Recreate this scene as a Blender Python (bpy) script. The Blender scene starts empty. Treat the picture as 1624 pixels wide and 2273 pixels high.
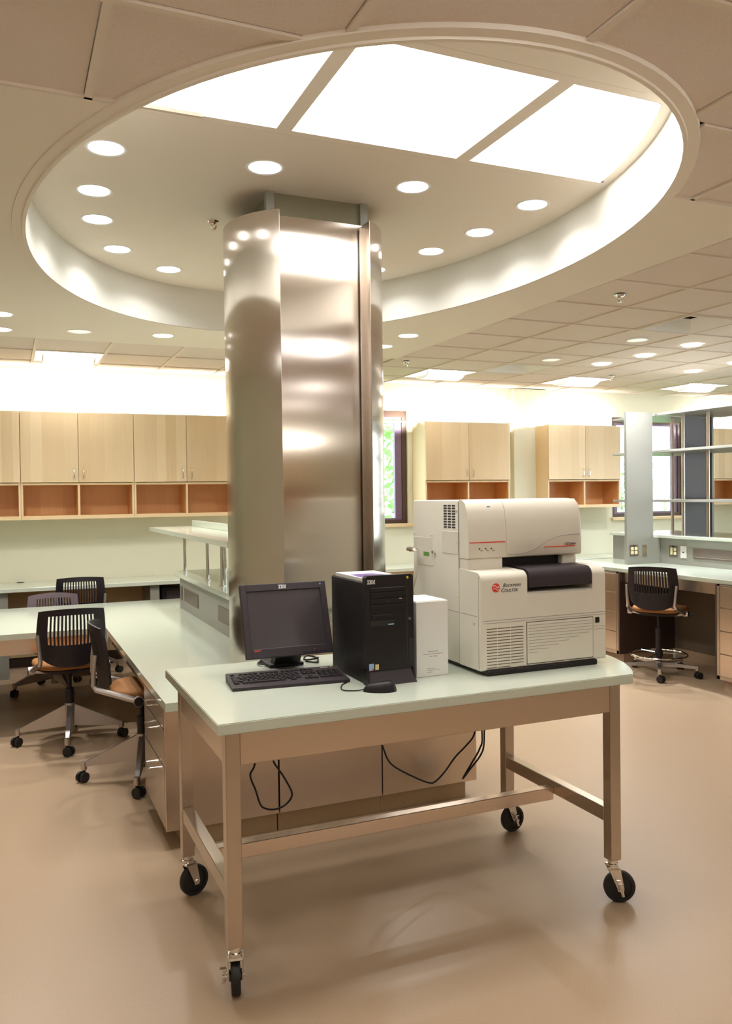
import bpy, bmesh, math, random
from mathutils import Vector, Matrix
random.seed(7)
S = bpy.context.scene
COL = S.collection
PI = math.pi

# ---------------------------------------------------------------- camera
YAW, PIT, ROL, HC = .4071, .0209, -.0131, 1.6658
sy, cy, sp, cp, sr, cr = math.sin(YAW), math.cos(YAW), math.sin(PIT), math.cos(PIT), math.sin(ROL), math.cos(ROL)
fwd = Vector((sy*cp, cy*cp, -sp)); rt0 = Vector((cy, -sy, 0)); up0 = Vector((sy*sp, cy*sp, cp))
rt = rt0*cr + up0*sr; up = up0*cr - rt0*sr
camd = bpy.data.cameras.new('camera'); cam = bpy.data.objects.new('camera', camd); COL.objects.link(cam)
M = Matrix((rt, up, -fwd)).transposed().to_4x4(); M.translation = Vector((0, 0, HC)); cam.matrix_world = M
camd.sensor_fit = 'VERTICAL'; camd.sensor_height = 36; camd.lens = 1851.6421/2273*36
camd.clip_start = .05; camd.clip_end = 200
S.camera = cam
# ---------------------------------------------------------------- exposure, sky
S.view_settings.view_transform = 'Standard'; S.view_settings.look = 'None'
S.view_settings.exposure = 0.42; S.view_settings.gamma = 1; S.view_settings.use_curve_mapping = False
W = bpy.data.worlds.new('sky'); S.world = W; W.use_nodes = True
nt = W.node_tree; bg = nt.nodes['Background']
bg.inputs[0].default_value = (.86, .92, 1.0, 1); bg.inputs[1].default_value = 6.5
S.cycles.max_bounces = 8; S.cycles.diffuse_bounces = 5; S.cycles.glossy_bounces = 5
S.cycles.sample_clamp_indirect = 6; S.cycles.use_denoising = True
S.cycles.caustics_reflective = False; S.cycles.caustics_refractive = False
# lamp powers (the lamps themselves are built with their fixtures)
P_CAN = 2.0        # watts, each round downlight
P_ROOM = 12.0
E_SKYLIGHT = 7.0    # luminous ceiling panels
E_TUBE = 290.0       # strips on top of the wall cabinets
E_BASKET = 9.0
LIGHT_COL = (1.0, .985, .96)

# ---------------------------------------------------------------- materials
def mat(name, col, rough=.5, metal=0, noise=0, nscale=40, bump=0, bscale=200, emit=None, estr=0, spec=.5, stretch=None, coat=0, aniso=0):
    m = bpy.data.materials.new(name); m.use_nodes = True
    n = m.node_tree.nodes; L = m.node_tree.links; b = n['Principled BSDF']
    b.inputs['Base Color'].default_value = (*col, 1); b.inputs['Roughness'].default_value = rough
    b.inputs['Metallic'].default_value = metal; b.inputs['Specular IOR Level'].default_value = spec
    if coat: b.inputs['Coat Weight'].default_value = coat; b.inputs['Coat Roughness'].default_value = .05
    if aniso:
        b.inputs['Anisotropic'].default_value = abs(aniso); b.inputs['Anisotropic Rotation'].default_value = 0 if aniso > 0 else .25
        tg = n.new('ShaderNodeTangent'); tg.direction_type = 'RADIAL'; tg.axis = 'Z'; L.new(tg.outputs[0], b.inputs['Tangent'])
    if emit: b.inputs['Emission Color'].default_value = (*emit, 1); b.inputs['Emission Strength'].default_value = estr
    if noise or bump:
        tc = n.new('ShaderNodeTexCoord'); mp = n.new('ShaderNodeMapping'); L.new(tc.outputs['Object'], mp.inputs[0])
        if stretch: mp.inputs['Scale'].default_value = stretch
    if noise:
        t = n.new('ShaderNodeTexNoise'); t.inputs['Scale'].default_value = nscale; t.inputs['Detail'].default_value = 4
        L.new(mp.outputs[0], t.inputs[0])
        r = n.new('ShaderNodeValToRGB'); r.color_ramp.elements[0].position = .3; r.color_ramp.elements[1].position = .7
        r.color_ramp.elements[0].color = (*[c*(1-noise) for c in col], 1); r.color_ramp.elements[1].color = (*[min(1, c*(1+noise)) for c in col], 1)
        L.new(t.outputs['Fac'], r.inputs[0]); L.new(r.outputs[0], b.inputs['Base Color'])
    if bump:
        t2 = n.new('ShaderNodeTexNoise'); t2.inputs['Scale'].default_value = bscale; t2.inputs['Detail'].default_value = 3
        L.new(mp.outputs[0], t2.inputs[0])
        bp = n.new('ShaderNodeBump'); bp.inputs['Strength'].default_value = bump; bp.inputs['Distance'].default_value = .002
        L.new(t2.outputs['Fac'], bp.inputs['Height']); L.new(bp.outputs[0], b.inputs['Normal'])
    return m
def wood(name, dark, light, rough=.38):
    m = bpy.data.materials.new(name); m.use_nodes = True
    n = m.node_tree.nodes; L = m.node_tree.links; b = n['Principled BSDF']; b.inputs['Roughness'].default_value = rough
    tc = n.new('ShaderNodeTexCoord'); oi = n.new('ShaderNodeObjectInfo')
    add = n.new('ShaderNodeVectorMath'); add.operation = 'ADD'
    mul = n.new('ShaderNodeVectorMath'); mul.operation = 'SCALE'; mul.inputs[3].default_value = 37
    cmb = n.new('ShaderNodeCombineXYZ'); L.new(oi.outputs['Random'], cmb.inputs[0]); L.new(oi.outputs['Random'], cmb.inputs[1])
    L.new(cmb.outputs[0], mul.inputs[0]); L.new(tc.outputs['Object'], add.inputs[0]); L.new(mul.outputs[0], add.inputs[1])
    def noise(scale, sc, det=2):
        mp = n.new('ShaderNodeMapping'); mp.inputs['Scale'].default_value = sc; L.new(add.outputs[0], mp.inputs[0])
        t = n.new('ShaderNodeTexNoise'); t.inputs['Scale'].default_value = scale; t.inputs['Detail'].default_value = det; L.new(mp.outputs[0], t.inputs[0]); return t
    # flitches: wide vertical bands
    mp = n.new('ShaderNodeMapping'); mp.inputs['Scale'].default_value = (9, 9, 0); L.new(add.outputs[0], mp.inputs[0])
    fl = n.new('ShaderNodeTexVoronoi'); fl.voronoi_dimensions = '1D'; fl.inputs['Scale'].default_value = 1
    sx = n.new('ShaderNodeSeparateXYZ'); L.new(mp.outputs[0], sx.inputs[0]); L.new(sx.outputs[0], fl.inputs['W'])
    g = noise(1, (60, 60, 3), 4); k = noise(2.2, (1, 1, .6), 1)
    sep = n.new('ShaderNodeSeparateColor'); L.new(fl.outputs['Color'], sep.inputs[0])
    a1 = n.new('ShaderNodeMath'); a1.operation = 'MULTIPLY'; a1.inputs[1].default_value = .55; L.new(sep.outputs[0], a1.inputs[0])
    a2 = n.new('ShaderNodeMath'); a2.operation = 'MULTIPLY_ADD'; a2.inputs[1].default_value = .35; L.new(g.outputs['Fac'], a2.inputs[0]); L.new(a1.outputs[0], a2.inputs[2])
    a3 = n.new('ShaderNodeMath'); a3.operation = 'MULTIPLY_ADD'; a3.inputs[1].default_value = .3; L.new(k.outputs['Fac'], a3.inputs[0]); L.new(a2.outputs[0], a3.inputs[2])
    r = n.new('ShaderNodeValToRGB'); r.color_ramp.elements[0].position = .2; r.color_ramp.elements[1].position = .95
    r.color_ramp.elements[0].color = (*dark, 1); r.color_ramp.elements[1].color = (*light, 1)
    L.new(a3.outputs[0], r.inputs[0]); L.new(r.outputs[0], b.inputs['Base Color'])
    return m
M_ = {}
M_['floor'] = mat('speckled_tan_linoleum', (.45, .318, .205), .36, noise=.14, nscale=320, spec=.45)
M_['wall'] = mat('pale_green_paint', (.755, .735, .585), .75, bump=.05, bscale=300)
M_['white'] = mat('white_paint', (.82, .80, .74), .7)
M_['drywall'] = mat('ceiling_paint', (.86, .785, .69), .8)
M_['tile'] = mat('mineral_fibre_tile', (.77, .68, .615), .95, noise=.07, nscale=260, bump=.12, bscale=350, spec=.1)
M_['tee'] = mat('painted_tee_grid', (.76, .66, .56), .5)
M_['dark'] = mat('dark_gap', (.02, .018, .016), .8)
M_['solid'] = mat('pale_green_solid_surface', (.56, .60, .505), .11, noise=.05, nscale=420, spec=.6)
M_['grey_lam'] = mat('grey_green_laminate', (.27, .26, .225), .4)
M_['steel'] = mat('brushed_steel', (.55, .47, .40), .27, 1, bump=.06, bscale=30, stretch=(1, 1, 40))
M_['steel_h'] = mat('brushed_steel_horizontal', (.70, .58, .495), .24, 1, bump=.05, bscale=30, stretch=(1, 1, 60))
M_['col'] = mat('column_steel', (.68, .62, .56), .17, 1, aniso=1.0)
M_['colp'] = mat('column_panel_steel', (.68, .61, .55), .17, 1, aniso=1.0)
M_['chrome'] = mat('chrome', (.8, .78, .76), .08, 1)
M_['alu'] = mat('cast_aluminium', (.50, .46, .45), .32, .9)
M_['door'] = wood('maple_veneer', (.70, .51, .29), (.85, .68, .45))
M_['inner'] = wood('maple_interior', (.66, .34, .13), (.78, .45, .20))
M_['edge'] = mat('maple_edge', (.82, .62, .37), .45)
M_['black'] = mat('black_plastic', (.011, .008, .010), .42, spec=.35)
M_['blackm'] = mat('black_metal', (.009, .007, .008), .5, spec=.3, bump=.1, bscale=600)
M_['char'] = mat('charcoal_plastic', (.036, .027, .032), .5, spec=.35)
M_['screen'] = mat('lcd_glass', (.05, .042, .047), .22, spec=.6)
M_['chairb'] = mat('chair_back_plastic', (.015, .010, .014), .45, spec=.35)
M_['chairlit'] = mat('chair_back_plastic_lit', (.12, .085, .10), .45)  # lighter copy of the chair plastic, light on the back painted in
M_['rubber'] = mat('caster_rubber', (.012, .010, .010), .55)
M_['seat'] = mat('tan_seat_fabric', (.33, .135, .035), .8, noise=.1, nscale=300)
M_['beige'] = mat('ivory_plastic', (.70, .655, .56), .42)
M_['beige2'] = mat('ivory_sheet_metal', (.70, .66, .57), .45)
M_['brown'] = mat('bronze_window_frame', (.085, .045, .028), .45)
M_['plum'] = mat('window_sash_plum', (.20, .13, .23), .4)
M_['red'] = mat('red_print', (.72, .045, .02), .5)
M_['ink'] = mat('dark_print', (.05, .045, .06), .6)
M_['grey'] = mat('grey_print', (.33, .31, .30), .6)
M_['silver'] = mat('silver_print', (.78, .76, .74), .4)
M_['paper'] = mat('white_card', (.76, .74, .71), .6)
M_['plate'] = mat('steel_cover_plate', (.17, .13, .11), .4, .4, noise=.06, nscale=200)
M_['ivory'] = mat('ivory_receptacle', (.80, .70, .40), .4)
M_['lens'] = mat('lamp_lens', (.9, .9, .88), .5, emit=(1, 1, .98), estr=6)
M_['lensoff'] = mat('faint_glow_lens', (.80, .78, .80), .25, emit=(1, .95, 1), estr=.25)  # not a lamp: faint glow put in to lighten the unlit glass
M_['sky'] = mat('luminous_panel', (.9, .9, .88), .6, emit=(1, .985, .95), estr=E_SKYLIGHT)
M_['tube'] = mat('strip_lamp', (.9, .9, .88), .5, emit=(1, .965, .90), estr=E_TUBE)
M_['basket'] = mat('basket_lamp', (.9, .9, .88), .5, emit=(1, .985, .97), estr=E_BASKET)
M_['gloss'] = mat('fixture_white', (.88, .88, .86), .35)
M_['leaf'] = mat('leaf_green', (.20, .40, .10), .6, noise=.4, nscale=6)
M_['bark'] = mat('bark', (.12, .08, .05), .9)
M_['lawn'] = mat('lawn', (.12, .26, .06), .9, noise=.3, nscale=8)
M_['knee'] = mat('dark_brown_laminate', (.055, .030, .022), .5)
M_['kneeg'] = mat('umber_back_panel', (.16, .115, .08), .5)
M_['shaft'] = mat('vent_sheet_metal', (.92, .91, .89), .3)
M_['olive'] = mat('olive_paint', (.23, .205, .13), .6)
M_['lilac'] = mat('divider_steel', (.22, .20, .22), .6, 0)
M_['yellow'] = mat('yellow_sticker', (.80, .62, .02), .5)
M_['blue'] = mat('blue_sticker', (.30, .48, .72), .5)
M_['gold'] = mat('gold_sticker', (.70, .55, .25), .5)
M_['purple'] = mat('purple_print', (.16, .09, .30), .4)
M_['orange'] = mat('orange_print', (.75, .36, .10), .4)
M_['hose'] = mat('clear_hose', (.62, .57, .50), .2)
M_['key'] = mat('key_black', (.018, .014, .016), .45)
gm = bpy.data.materials.new('window_glass'); gm.use_nodes = True
gn = gm.node_tree.nodes; gn.clear(); go = gn.new('ShaderNodeOutputMaterial'); mx = gn.new('ShaderNodeMixShader'); tr = gn.new('ShaderNodeBsdfTransparent'); gl = gn.new('ShaderNodeBsdfGlossy')
gl.inputs['Roughness'].default_value = .02; mx.inputs[0].default_value = .06; tr.inputs[0].default_value = (.93, .98, .96, 1)
for a, b in ((tr.outputs[0], mx.inputs[1]), (gl.outputs[0], mx.inputs[2]), (mx.outputs[0], go.inputs[0])): gm.node_tree.links.new(a, b)
M_['glass'] = gm

# ---------------------------------------------------------------- mesh helpers
class MB:
    def __init__(s): s.v = []; s.f = []
    def add(s, vs, fs):
        o = len(s.v); s.v += [tuple(v) for v in vs]; s.f += [tuple(i+o for i in f) for f in fs]; return s
    def bm(s, bm):
        bm.verts.index_update(); s.add([v.co[:] for v in bm.verts], [[v.index for v in f.verts] for f in bm.faces]); bm.free(); return s
    def box(s, x0, x1, y0, y1, z0, z1, bev=0, seg=1):
        if not bev:
            return s.add([(x0, y0, z0), (x1, y0, z0), (x1, y1, z0), (x0, y1, z0), (x0, y0, z1), (x1, y0, z1), (x1, y1, z1), (x0, y1, z1)],
                         [(0, 3, 2, 1), (4, 5, 6, 7), (0, 1, 5, 4), (1, 2, 6, 5), (2, 3, 7, 6), (3, 0, 4, 7)])
        b = bmesh.new(); bmesh.ops.create_cube(b, size=1)
        for v in b.verts: v.co = Vector(((x0+x1)/2+v.co.x*(x1-x0), (y0+y1)/2+v.co.y*(y1-y0), (z0+z1)/2+v.co.z*(z1-z0)))
        bmesh.ops.bevel(b, geom=b.edges[:], offset=min(bev, .49*min(x1-x0, y1-y0, z1-z0)), segments=seg, affect='EDGES', profile=.5)
        return s.bm(b)
    def prism(s, poly, a0, a1, axis='z'):
        n = len(poly)
        def P(p, a): return {'z': (p[0], p[1], a), 'x': (a, p[0], p[1]), 'y': (p[0], a, p[1])}[axis]
        vs = [P(p, a0) for p in poly]+[P(p, a1) for p in poly]
        fs = [tuple(range(n-1, -1, -1)), tuple(range(n, 2*n))]+[(i, (i+1) % n, n+(i+1) % n, n+i) for i in range(n)]
        return s.add(vs, fs)
    def tube(s, pts, r, n=8, cap=True, flat=None):
        pts = [Vector(p) for p in pts]; rs = r if isinstance(r, (list, tuple)) else [r]*len(pts)
        o = len(s.v); prev = None
        for i, p in enumerate(pts):
            t = (pts[min(i+1, len(pts)-1)]-pts[max(i-1, 0)]).normalized()
            if prev is None:
                a = Vector((0, 0, 1)) if abs(t.z) < .9 else Vector((1, 0, 0)); u = t.cross(a).normalized()
            else: u = (prev-t*prev.dot(t)).normalized()
            prev = u; w = t.cross(u)
            for k in range(n):
                q = 2*PI*k/n; s.v.append(tuple(p+(u*math.cos(q)+w*math.sin(q)*(flat or 1))*rs[i]))
        for i in range(len(pts)-1):
            for k in range(n):
                s.f.append((o+i*n+k, o+i*n+(k+1) % n, o+(i+1)*n+(k+1) % n, o+(i+1)*n+k))
        if cap:
            s.f.append(tuple(o+k for k in range(n-1, -1, -1))); e = o+(len(pts)-1)*n; s.f.append(tuple(e+k for k in range(n)))
        return s
    def cyl(s, p0, p1, r, n=16, r1=None): return s.tube([p0, p1], [r, r if r1 is None else r1], n)
    def lathe(s, prof, c=(0, 0, 0), n=24):
        o = len(s.v)
        for r, z in prof:
            for k in range(n):
                q = 2*PI*k/n; s.v.append((c[0]+r*math.cos(q), c[1]+r*math.sin(q), c[2]+z))
        for i in range(len(prof)-1):
            for k in range(n): s.f.append((o+i*n+k, o+i*n+(k+1) % n, o+(i+1)*n+(k+1) % n, o+(i+1)*n+k))
        return s
    def torus(s, c, R, r, n=40, m=8):
        pts = [(c[0]+R*math.cos(2*PI*k/n), c[1]+R*math.sin(2*PI*k/n), c[2]) for k in range(n+1)]
        return s.tube(pts, r, m, cap=False)
    def disc(s, c, r, n=28, rx=None):
        return s.add([(c[0]+r*math.cos(2*PI*k/n), c[1]+(rx or r)*math.sin(2*PI*k/n), c[2]) for k in range(n)], [tuple(range(n))])
    def mesh(s, name, m, smooth=True, ang=35):
        me = bpy.data.meshes.new(name); me.from_pydata(s.v, [], s.f); me.update()
        if m is not None: me.materials.append(m)
        b = bmesh.new(); b.from_mesh(me); bmesh.ops.recalc_face_normals(b, faces=b.faces[:]); b.to_mesh(me); b.free()
        if smooth:
            me.polygons.foreach_set('use_smooth', [True]*len(me.polygons)); me.set_sharp_from_angle(angle=math.radians(ang))
        return me
def spl(pts, n=5):
    p = [Vector(q) for q in pts]; p = [p[0]]+p+[p[-1]]; out = []
    for i in range(1, len(p)-2):
        a, b, c, d = p[i-1:i+3]
        for k in range(n):
            t = k/n; out.append(.5*((2*b)+(c-a)*t+(2*a-5*b+4*c-d)*t*t+(3*b-a-3*c+d)*t**3))
    return out+[p[-2]]
def tag(o, label=None, cat=None, group=None, kind=None):
    if label: o['label'] = label
    if cat: o['category'] = cat
    if group: o['group'] = group
    if kind: o['kind'] = kind
    return o
def thing(name, label, cat, loc=(0, 0, 0), rz=0, group=None, kind=None):
    o = bpy.data.objects.new(name, None); o.empty_display_size = .1; COL.objects.link(o)
    o.location = loc; o.rotation_euler = (0, 0, rz); return tag(o, label, cat, group, kind)
def struct(name):
    o = bpy.data.objects.new(name, None); o.empty_display_size = .1; COL.objects.link(o); o['kind'] = 'structure'; return o
ORG = {}
def origin(o):
    v = Vector((0, 0, 0))
    while o is not None: v += o.location; o = o.parent
    return v
def part(name, mb, m, parent=None, world=False, label=None, smooth=True, ang=35):
    """one mesh object; world=True: the shape was written in world coordinates, the parent stands unrotated at its own base"""
    if world and parent is not None:
        d = origin(parent); mb.v = [(x-d.x, y-d.y, z-d.z) for x, y, z in mb.v]
    me = mb.mesh(name, M_[m] if isinstance(m, str) else m, smooth, ang)
    o = bpy.data.objects.new(name, me); COL.objects.link(o)
    if parent is not None: o.parent = parent
    if label: o['label'] = label
    return o
def solo(name, mb, m, label, cat, group=None, base=None, smooth=True):
    """a thing that is one mesh: its origin goes to its base"""
    vs = mb.v; b = base or ((min(v[0] for v in vs)+max(v[0] for v in vs))/2, (min(v[1] for v in vs)+max(v[1] for v in vs))/2, min(v[2] for v in vs))
    mb.v = [(x-b[0], y-b[1], z-b[2]) for x, y, z in vs]
    o = part(name, mb, m, smooth=smooth); o.location = b; return tag(o, label, cat, group)
def dup(o, loc=None, rz=None, parent=None):
    c = o.copy(); COL.objects.link(c)
    if parent is not None: c.parent = parent
    for ch in list(o.children): dup(ch, parent=c)
    if loc is not None: c.location = loc
    if rz is not None: c.rotation_euler = (0, 0, rz)
    return c
def text(name, body, size, m, parent, loc, rot, ext=.0004, align='LEFT', sx=1, shear=0):
    cu = bpy.data.curves.new(name, 'FONT'); cu.body = body; cu.size = size; cu.extrude = ext; cu.align_x = align; cu.shear = shear
    cu.materials.append(M_[m]); tmp = bpy.data.objects.new('tmp', cu); COL.objects.link(tmp)
    me = bpy.data.meshes.new_from_object(tmp.evaluated_get(bpy.context.evaluated_depsgraph_get())); bpy.data.objects.remove(tmp); me.name = name
    o = bpy.data.objects.new(name, me); COL.objects.link(o)
    if parent is not None: o.parent = parent; d = origin(parent)
    else: d = Vector((0, 0, 0))
    o.location = Vector(loc)-d; o.rotation_euler = rot; o.scale = (sx, 1, 1); return o
FRONT = (PI/2, 0, 0)      # lettering that faces -y

# ---------------------------------------------------------------- the room
ZC, ZR = 2.9646, 3.255
EX, EY, EA, EB = 1.5454, 4.2196, 1.435, 2.1834          # oval recess in the ceiling
YW = 8.93
X0, X1, Y0 = -3.6, 11.0, -4.5
def st(name, mb, m, smooth=False):
    o = part(name, mb, m, smooth=smooth); o['kind'] = 'structure'; return o
st('floor', MB().box(X0, X1, Y0, YW+.15, -.06, 0), 'floor')
W1 = (3.05, 4.40, 1.318, 2.655); W2 = (7.435, 8.66, 1.318, 2.655)
wb = MB(); xs = [X0, W1[0], W1[1], W2[0], W2[1], X1+.15]
for i in range(5):
    if i in (1, 3):
        wb.box(xs[i], xs[i+1], YW, YW+.15, 0, 1.318); wb.box(xs[i], xs[i+1], YW, YW+.15, 2.655, 3.6)
    else: wb.box(xs[i], xs[i+1], YW, YW+.15, 0, 3.6)
st('wall_back', wb, 'wall')
st('wall_left', MB().box(X0-.15, X0, Y0, YW+.15, 0, 3.6), 'wall')
W3 = (1.6, 6.2, .90, 2.70)                             # unseen window added in the right wall to bring in cool side light
wr = MB().box(X1, X1+.15, Y0, W3[0], 0, 3.6).box(X1, X1+.15, W3[1], YW, 0, 3.6).box(X1, X1+.15, W3[0], W3[1], 0, W3[2]).box(X1, X1+.15, W3[0], W3[1], W3[3], 3.6)
st('wall_right', wr, 'wall')
st('wall_front', MB().box(X0-.15, X1+.15, Y0-.15, Y0, 0, 3.6), 'wall')
st('trim_1', MB().box(5.85, 6.36, YW-.07, YW, 0, ZC), 'wall')            # pilaster between the wall cabinets
st('baseboard_back', MB().box(X0, X1, YW-.012, YW, 0, .10), 'knee')

ceil = struct('ceiling')
part('light_block_slab', MB().box(X0-.15, X1+.15, Y0-.15, YW+.15, 3.6, 3.72), 'dark', ceil, smooth=False)  # unseen slab added against sky light leaks, dark so tile gaps read dark
SOF = (X0, 3.467, 2.873, 7.265)
def ell(x, a=EA, b=EB):
    t = 1-((x-EX)/a)**2
    return b*math.sqrt(t) if t > 0 else None
def oval(n=120, da=0, z=0): return [(EX+(EA+da)*math.cos(2*PI*k/n), EY+(EB+da)*math.sin(2*PI*k/n), z) for k in range(n)]
# drywall soffit around the oval
xs = sorted(set([SOF[0], SOF[1], EX-EA, EX+EA]+[EX-EA*math.cos(PI*k/80) for k in range(81)]))
so = MB()
for a, b in zip(xs, xs[1:]):
    ea, eb = ell(a), ell(b)
    if b <= EX-EA+1e-9 or a >= EX+EA-1e-9: so.add([(a, SOF[2], ZC), (b, SOF[2], ZC), (b, SOF[3], ZC), (a, SOF[3], ZC)], [(0, 1, 2, 3)]); continue
    ea = ea or 0; eb = eb or 0
    so.add([(a, EY+ea, ZC), (b, EY+eb, ZC), (b, SOF[3], ZC), (a, SOF[3], ZC)], [(0, 1, 2, 3)])
    la, lb = max(SOF[2], EY-ea), max(SOF[2], EY-eb)
    if la > SOF[2]+1e-6 or lb > SOF[2]+1e-6: so.add([(a, SOF[2], ZC), (b, SOF[2], ZC), (b, lb, ZC), (a, la, ZC)], [(0, 1, 2, 3)])
part('soffit_panel', so, 'drywall', ceil, smooth=False)
# recess wall, recess ceiling with openings, rim
rw = MB(); n = 120; rw.add(oval(n, 0, ZC-.012)+oval(n, 0, ZR+.0), [(k, (k+1) % n, n+(k+1) % n, n+k) for k in range(n)])
part('recess_wall', rw, 'white', ceil)
rm = MB()
prof = [(0, -.014), (.016, -.014), (.018, -.006), (.060, -.005), (.062, .012)]
for (d0, z0), (d1, z1) in zip(prof, prof[1:]):
    rm.add(oval(n, d0, ZC+z0)+oval(n, d1, ZC+z1), [(k, (k+1) % n, n+(k+1) % n, n+k) for k in range(n)])
part('rim_trim', rm, 'drywall', ceil)
SK = (2.69, 3.49)                                        # skylight band in y
SKX = [(.30, 1.107), (1.176, 1.995), (2.068, 2.95)]
def skb(x):                                              # y range of an opening at x, kept inside the oval
    e = ell(x, EA-.055, EB-.055)
    if e is None: return None
    lo, hi = max(SK[0], EY-e), min(SK[1], EY+e)
    return (lo, hi) if hi > lo+.002 else None
xs = sorted(set([EX-EA*math.cos(PI*k/90) for k in range(91)]+[q for p in SKX for q in p]))
rp = MB()
for a, b in zip(xs, xs[1:]):
    ea, eb = ell(a) or 0, ell(b) or 0; mid = (a+b)/2
    inside = any(p <= mid <= q for p, q in SKX)
    sa, sb = skb(a), skb(b)
    if inside and (sa or sb):
        sa = sa or ((sb[0]+sb[1])/2,)*2; sb = sb or ((sa[0]+sa[1])/2,)*2
        rp.add([(a, EY-ea, ZR), (b, EY-eb, ZR), (b, sb[0], ZR), (a, sa[0], ZR)], [(0, 1, 2, 3)])
        rp.add([(a, sa[1], ZR), (b, sb[1], ZR), (b, EY+eb, ZR), (a, EY+ea, ZR)], [(0, 1, 2, 3)])
    else: rp.add([(a, EY-ea, ZR), (b, EY-eb, ZR), (b, EY+eb, ZR), (a, EY+ea, ZR)], [(0, 1, 2, 3)])
part('recess_panel', rp, 'drywall', ceil, smooth=False)
part('panel_seam', MB().box(.42, 2.78, 3.535, 3.537, ZR-.0006, ZR+.003), 'tee', ceil)
part('panel_seam', MB().box(.72, 2.38, 2.640, 2.642, ZR-.0006, ZR+.003), 'tee', ceil)
# ceiling tiles: three gridded fields
def tile(x0, x1, y0, y1, tilez=ZC+.010):
    """a tile less the oval"""
    mb = MB()
    def ye(x):
        e = ell(x, EA+.05, EB+.05); return EY-e if e is not None and y0 < EY else 99
    if all(ye(x0+(x1-x0)*k/10) >= y1 for k in range(11)): mb.box(x0, x1, y0, y1, tilez, tilez+.015); return mb
    N = 14
    for k in range(N):
        a = x0+(x1-x0)*k/N; b = x0+(x1-x0)*(k+1)/N; ta = max(y0, min(y1, ye(a))); tb = max(y0, min(y1, ye(b)))
        if ta > y0+1e-5 or tb > y0+1e-5:
            mb.add([(a, y0, tilez), (b, y0, tilez), (b, tb, tilez), (a, ta, tilez)], [(0, 1, 2, 3)])
    return mb if mb.v else None
shared = {}
def put_tile(x0, x1, y0, y1):
    mb = tile(x0, x1, y0, y1)
    if mb is None: return
    key = (round(x1-x0, 4), round(y1-y0, 4))
    if len(mb.v) == 8:
        if key not in shared:
            shared[key] = MB().box(0, x1-x0, 0, y1-y0, 0, .015).mesh('ceiling_tile', M_['tile'], False)
        o = bpy.data.objects.new('ceiling_tile', shared[key]); COL.objects.link(o); o.parent = ceil; o.location = (x0, y0, ZC+.010)
    else: part('ceiling_tile', mb, 'tile', ceil, smooth=False)
SP = .603
GX = [3.467+SP*k for k in range(13)]; GY = [4.135-SP*k for k in range(-7, 6)]; GY.sort(); GY.append(YW); GX[-1] = X1
TROF = [(4.07, 7.752), (5.879, 7.752), (7.688, 7.752)]
VENT = [(4.673, 7.149), (4.673, 4.738)]
def hole(x, y, lst): return any(abs(x-a) < .1 and abs(y-b) < .1 for a, b in lst)
HW = .006
for i in range(len(GX)-1):
    for j in range(len(GY)-1):
        if hole(GX[i], GY[j], TROF+VENT): continue
        put_tile(GX[i]+HW+.0015, GX[i+1]-HW-.0015, GY[j]+HW+.0015, GY[j+1]-HW-.0015)
def tee(x0, x1, y0, y1, dz=0): part('tee_bar', MB().box(x0, x1, y0, y1, ZC+dz, ZC+.012), 'tee', ceil, smooth=False)
for x in GX[1:-1]: tee(x-HW, x+HW, GY[0], YW)
for y in GY[:-1]: tee(3.467, X1, y-HW, y+HW, .0004)
tee(3.467-.004, 3.467+HW, GY[0], YW)
# field nearest the camera
HF = .013
FX = [-1.70, -1.04, -.38, .272, .916, 1.575, 2.23, 2.848, 3.467]; FY = [.53, 1.115, 1.70, 2.285, 2.873]
FRT = [(FX[2], FY[1]), (FX[4], FY[1]), (FX[6], FY[1]), (FX[0], FY[1])]; FRT.sort()
for i in range(len(FX)-1):
    for j in range(len(FY)-1):
        if not hole(FX[i], FY[j], FRT): put_tile(FX[i]+HF+.002, FX[i+1]-HF-.002, FY[j]+HF+.002, FY[j+1]-(.001 if j == 3 else HF+.002))
def clip_bar(x0, x1, y0, y1, dz=0):
    mb = MB(); N = max(1, int((x1-x0)/.05))
    for k in range(N):
        a = x0+(x1-x0)*k/N; b = x0+(x1-x0)*(k+1)/N
        def lim(x):
            e = ell(x, EA+.05, EB+.05); return min(y1, EY-e) if e is not None else y1
        ta, tb = lim(a), lim(b)
        if ta > y0+.003 and tb > y0+.003: mb.add([(a, y0, ZC+dz), (b, y0, ZC+dz), (b, tb, ZC+dz), (a, ta, ZC+dz), (a, y0, ZC+.012), (b, y0, ZC+.012), (b, tb, ZC+.012), (a, ta, ZC+.012)], [(0, 1, 2, 3), (0, 1, 5, 4), (1, 2, 6, 5), (2, 3, 7, 6), (3, 0, 4, 7)])
    if mb.v: part('tee_bar', mb, 'tee', ceil, smooth=False)
for x in FX[1:-1]: clip_bar(x-HF, x+HF, FY[0], FY[-1])
for y in FY[:-1]: clip_bar(FX[0], FX[-1], y-HF, y+HF, .0004)
tee(FX[0], EX-.9, 2.860, 2.874); tee(EX+1.2, FX[-1], 2.860, 2.874)
# field along the back wall, left
BX = [-1.54, -.94, -.34, .255, .852, 1.46, 2.06, 2.66, 3.467]; BY = [7.265, 7.875, 8.48, YW]
TROFL = [(.255, 7.875)]
for i in range(len(BX)-1):
    for j in range(3):
        if hole(BX[i], BY[j], TROFL): continue
        put_tile(BX[i]+HF+.0015, BX[i+1]-HF-.0015, BY[j]+HW+.0015, BY[j+1]-HW-.0015)
for x in BX[1:-1]: tee(x-HF, x+HF, BY[0], YW)
for y in BY[:-1]: tee(BX[0], BX[-1], y-.005, y+.005, .0004)
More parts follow.
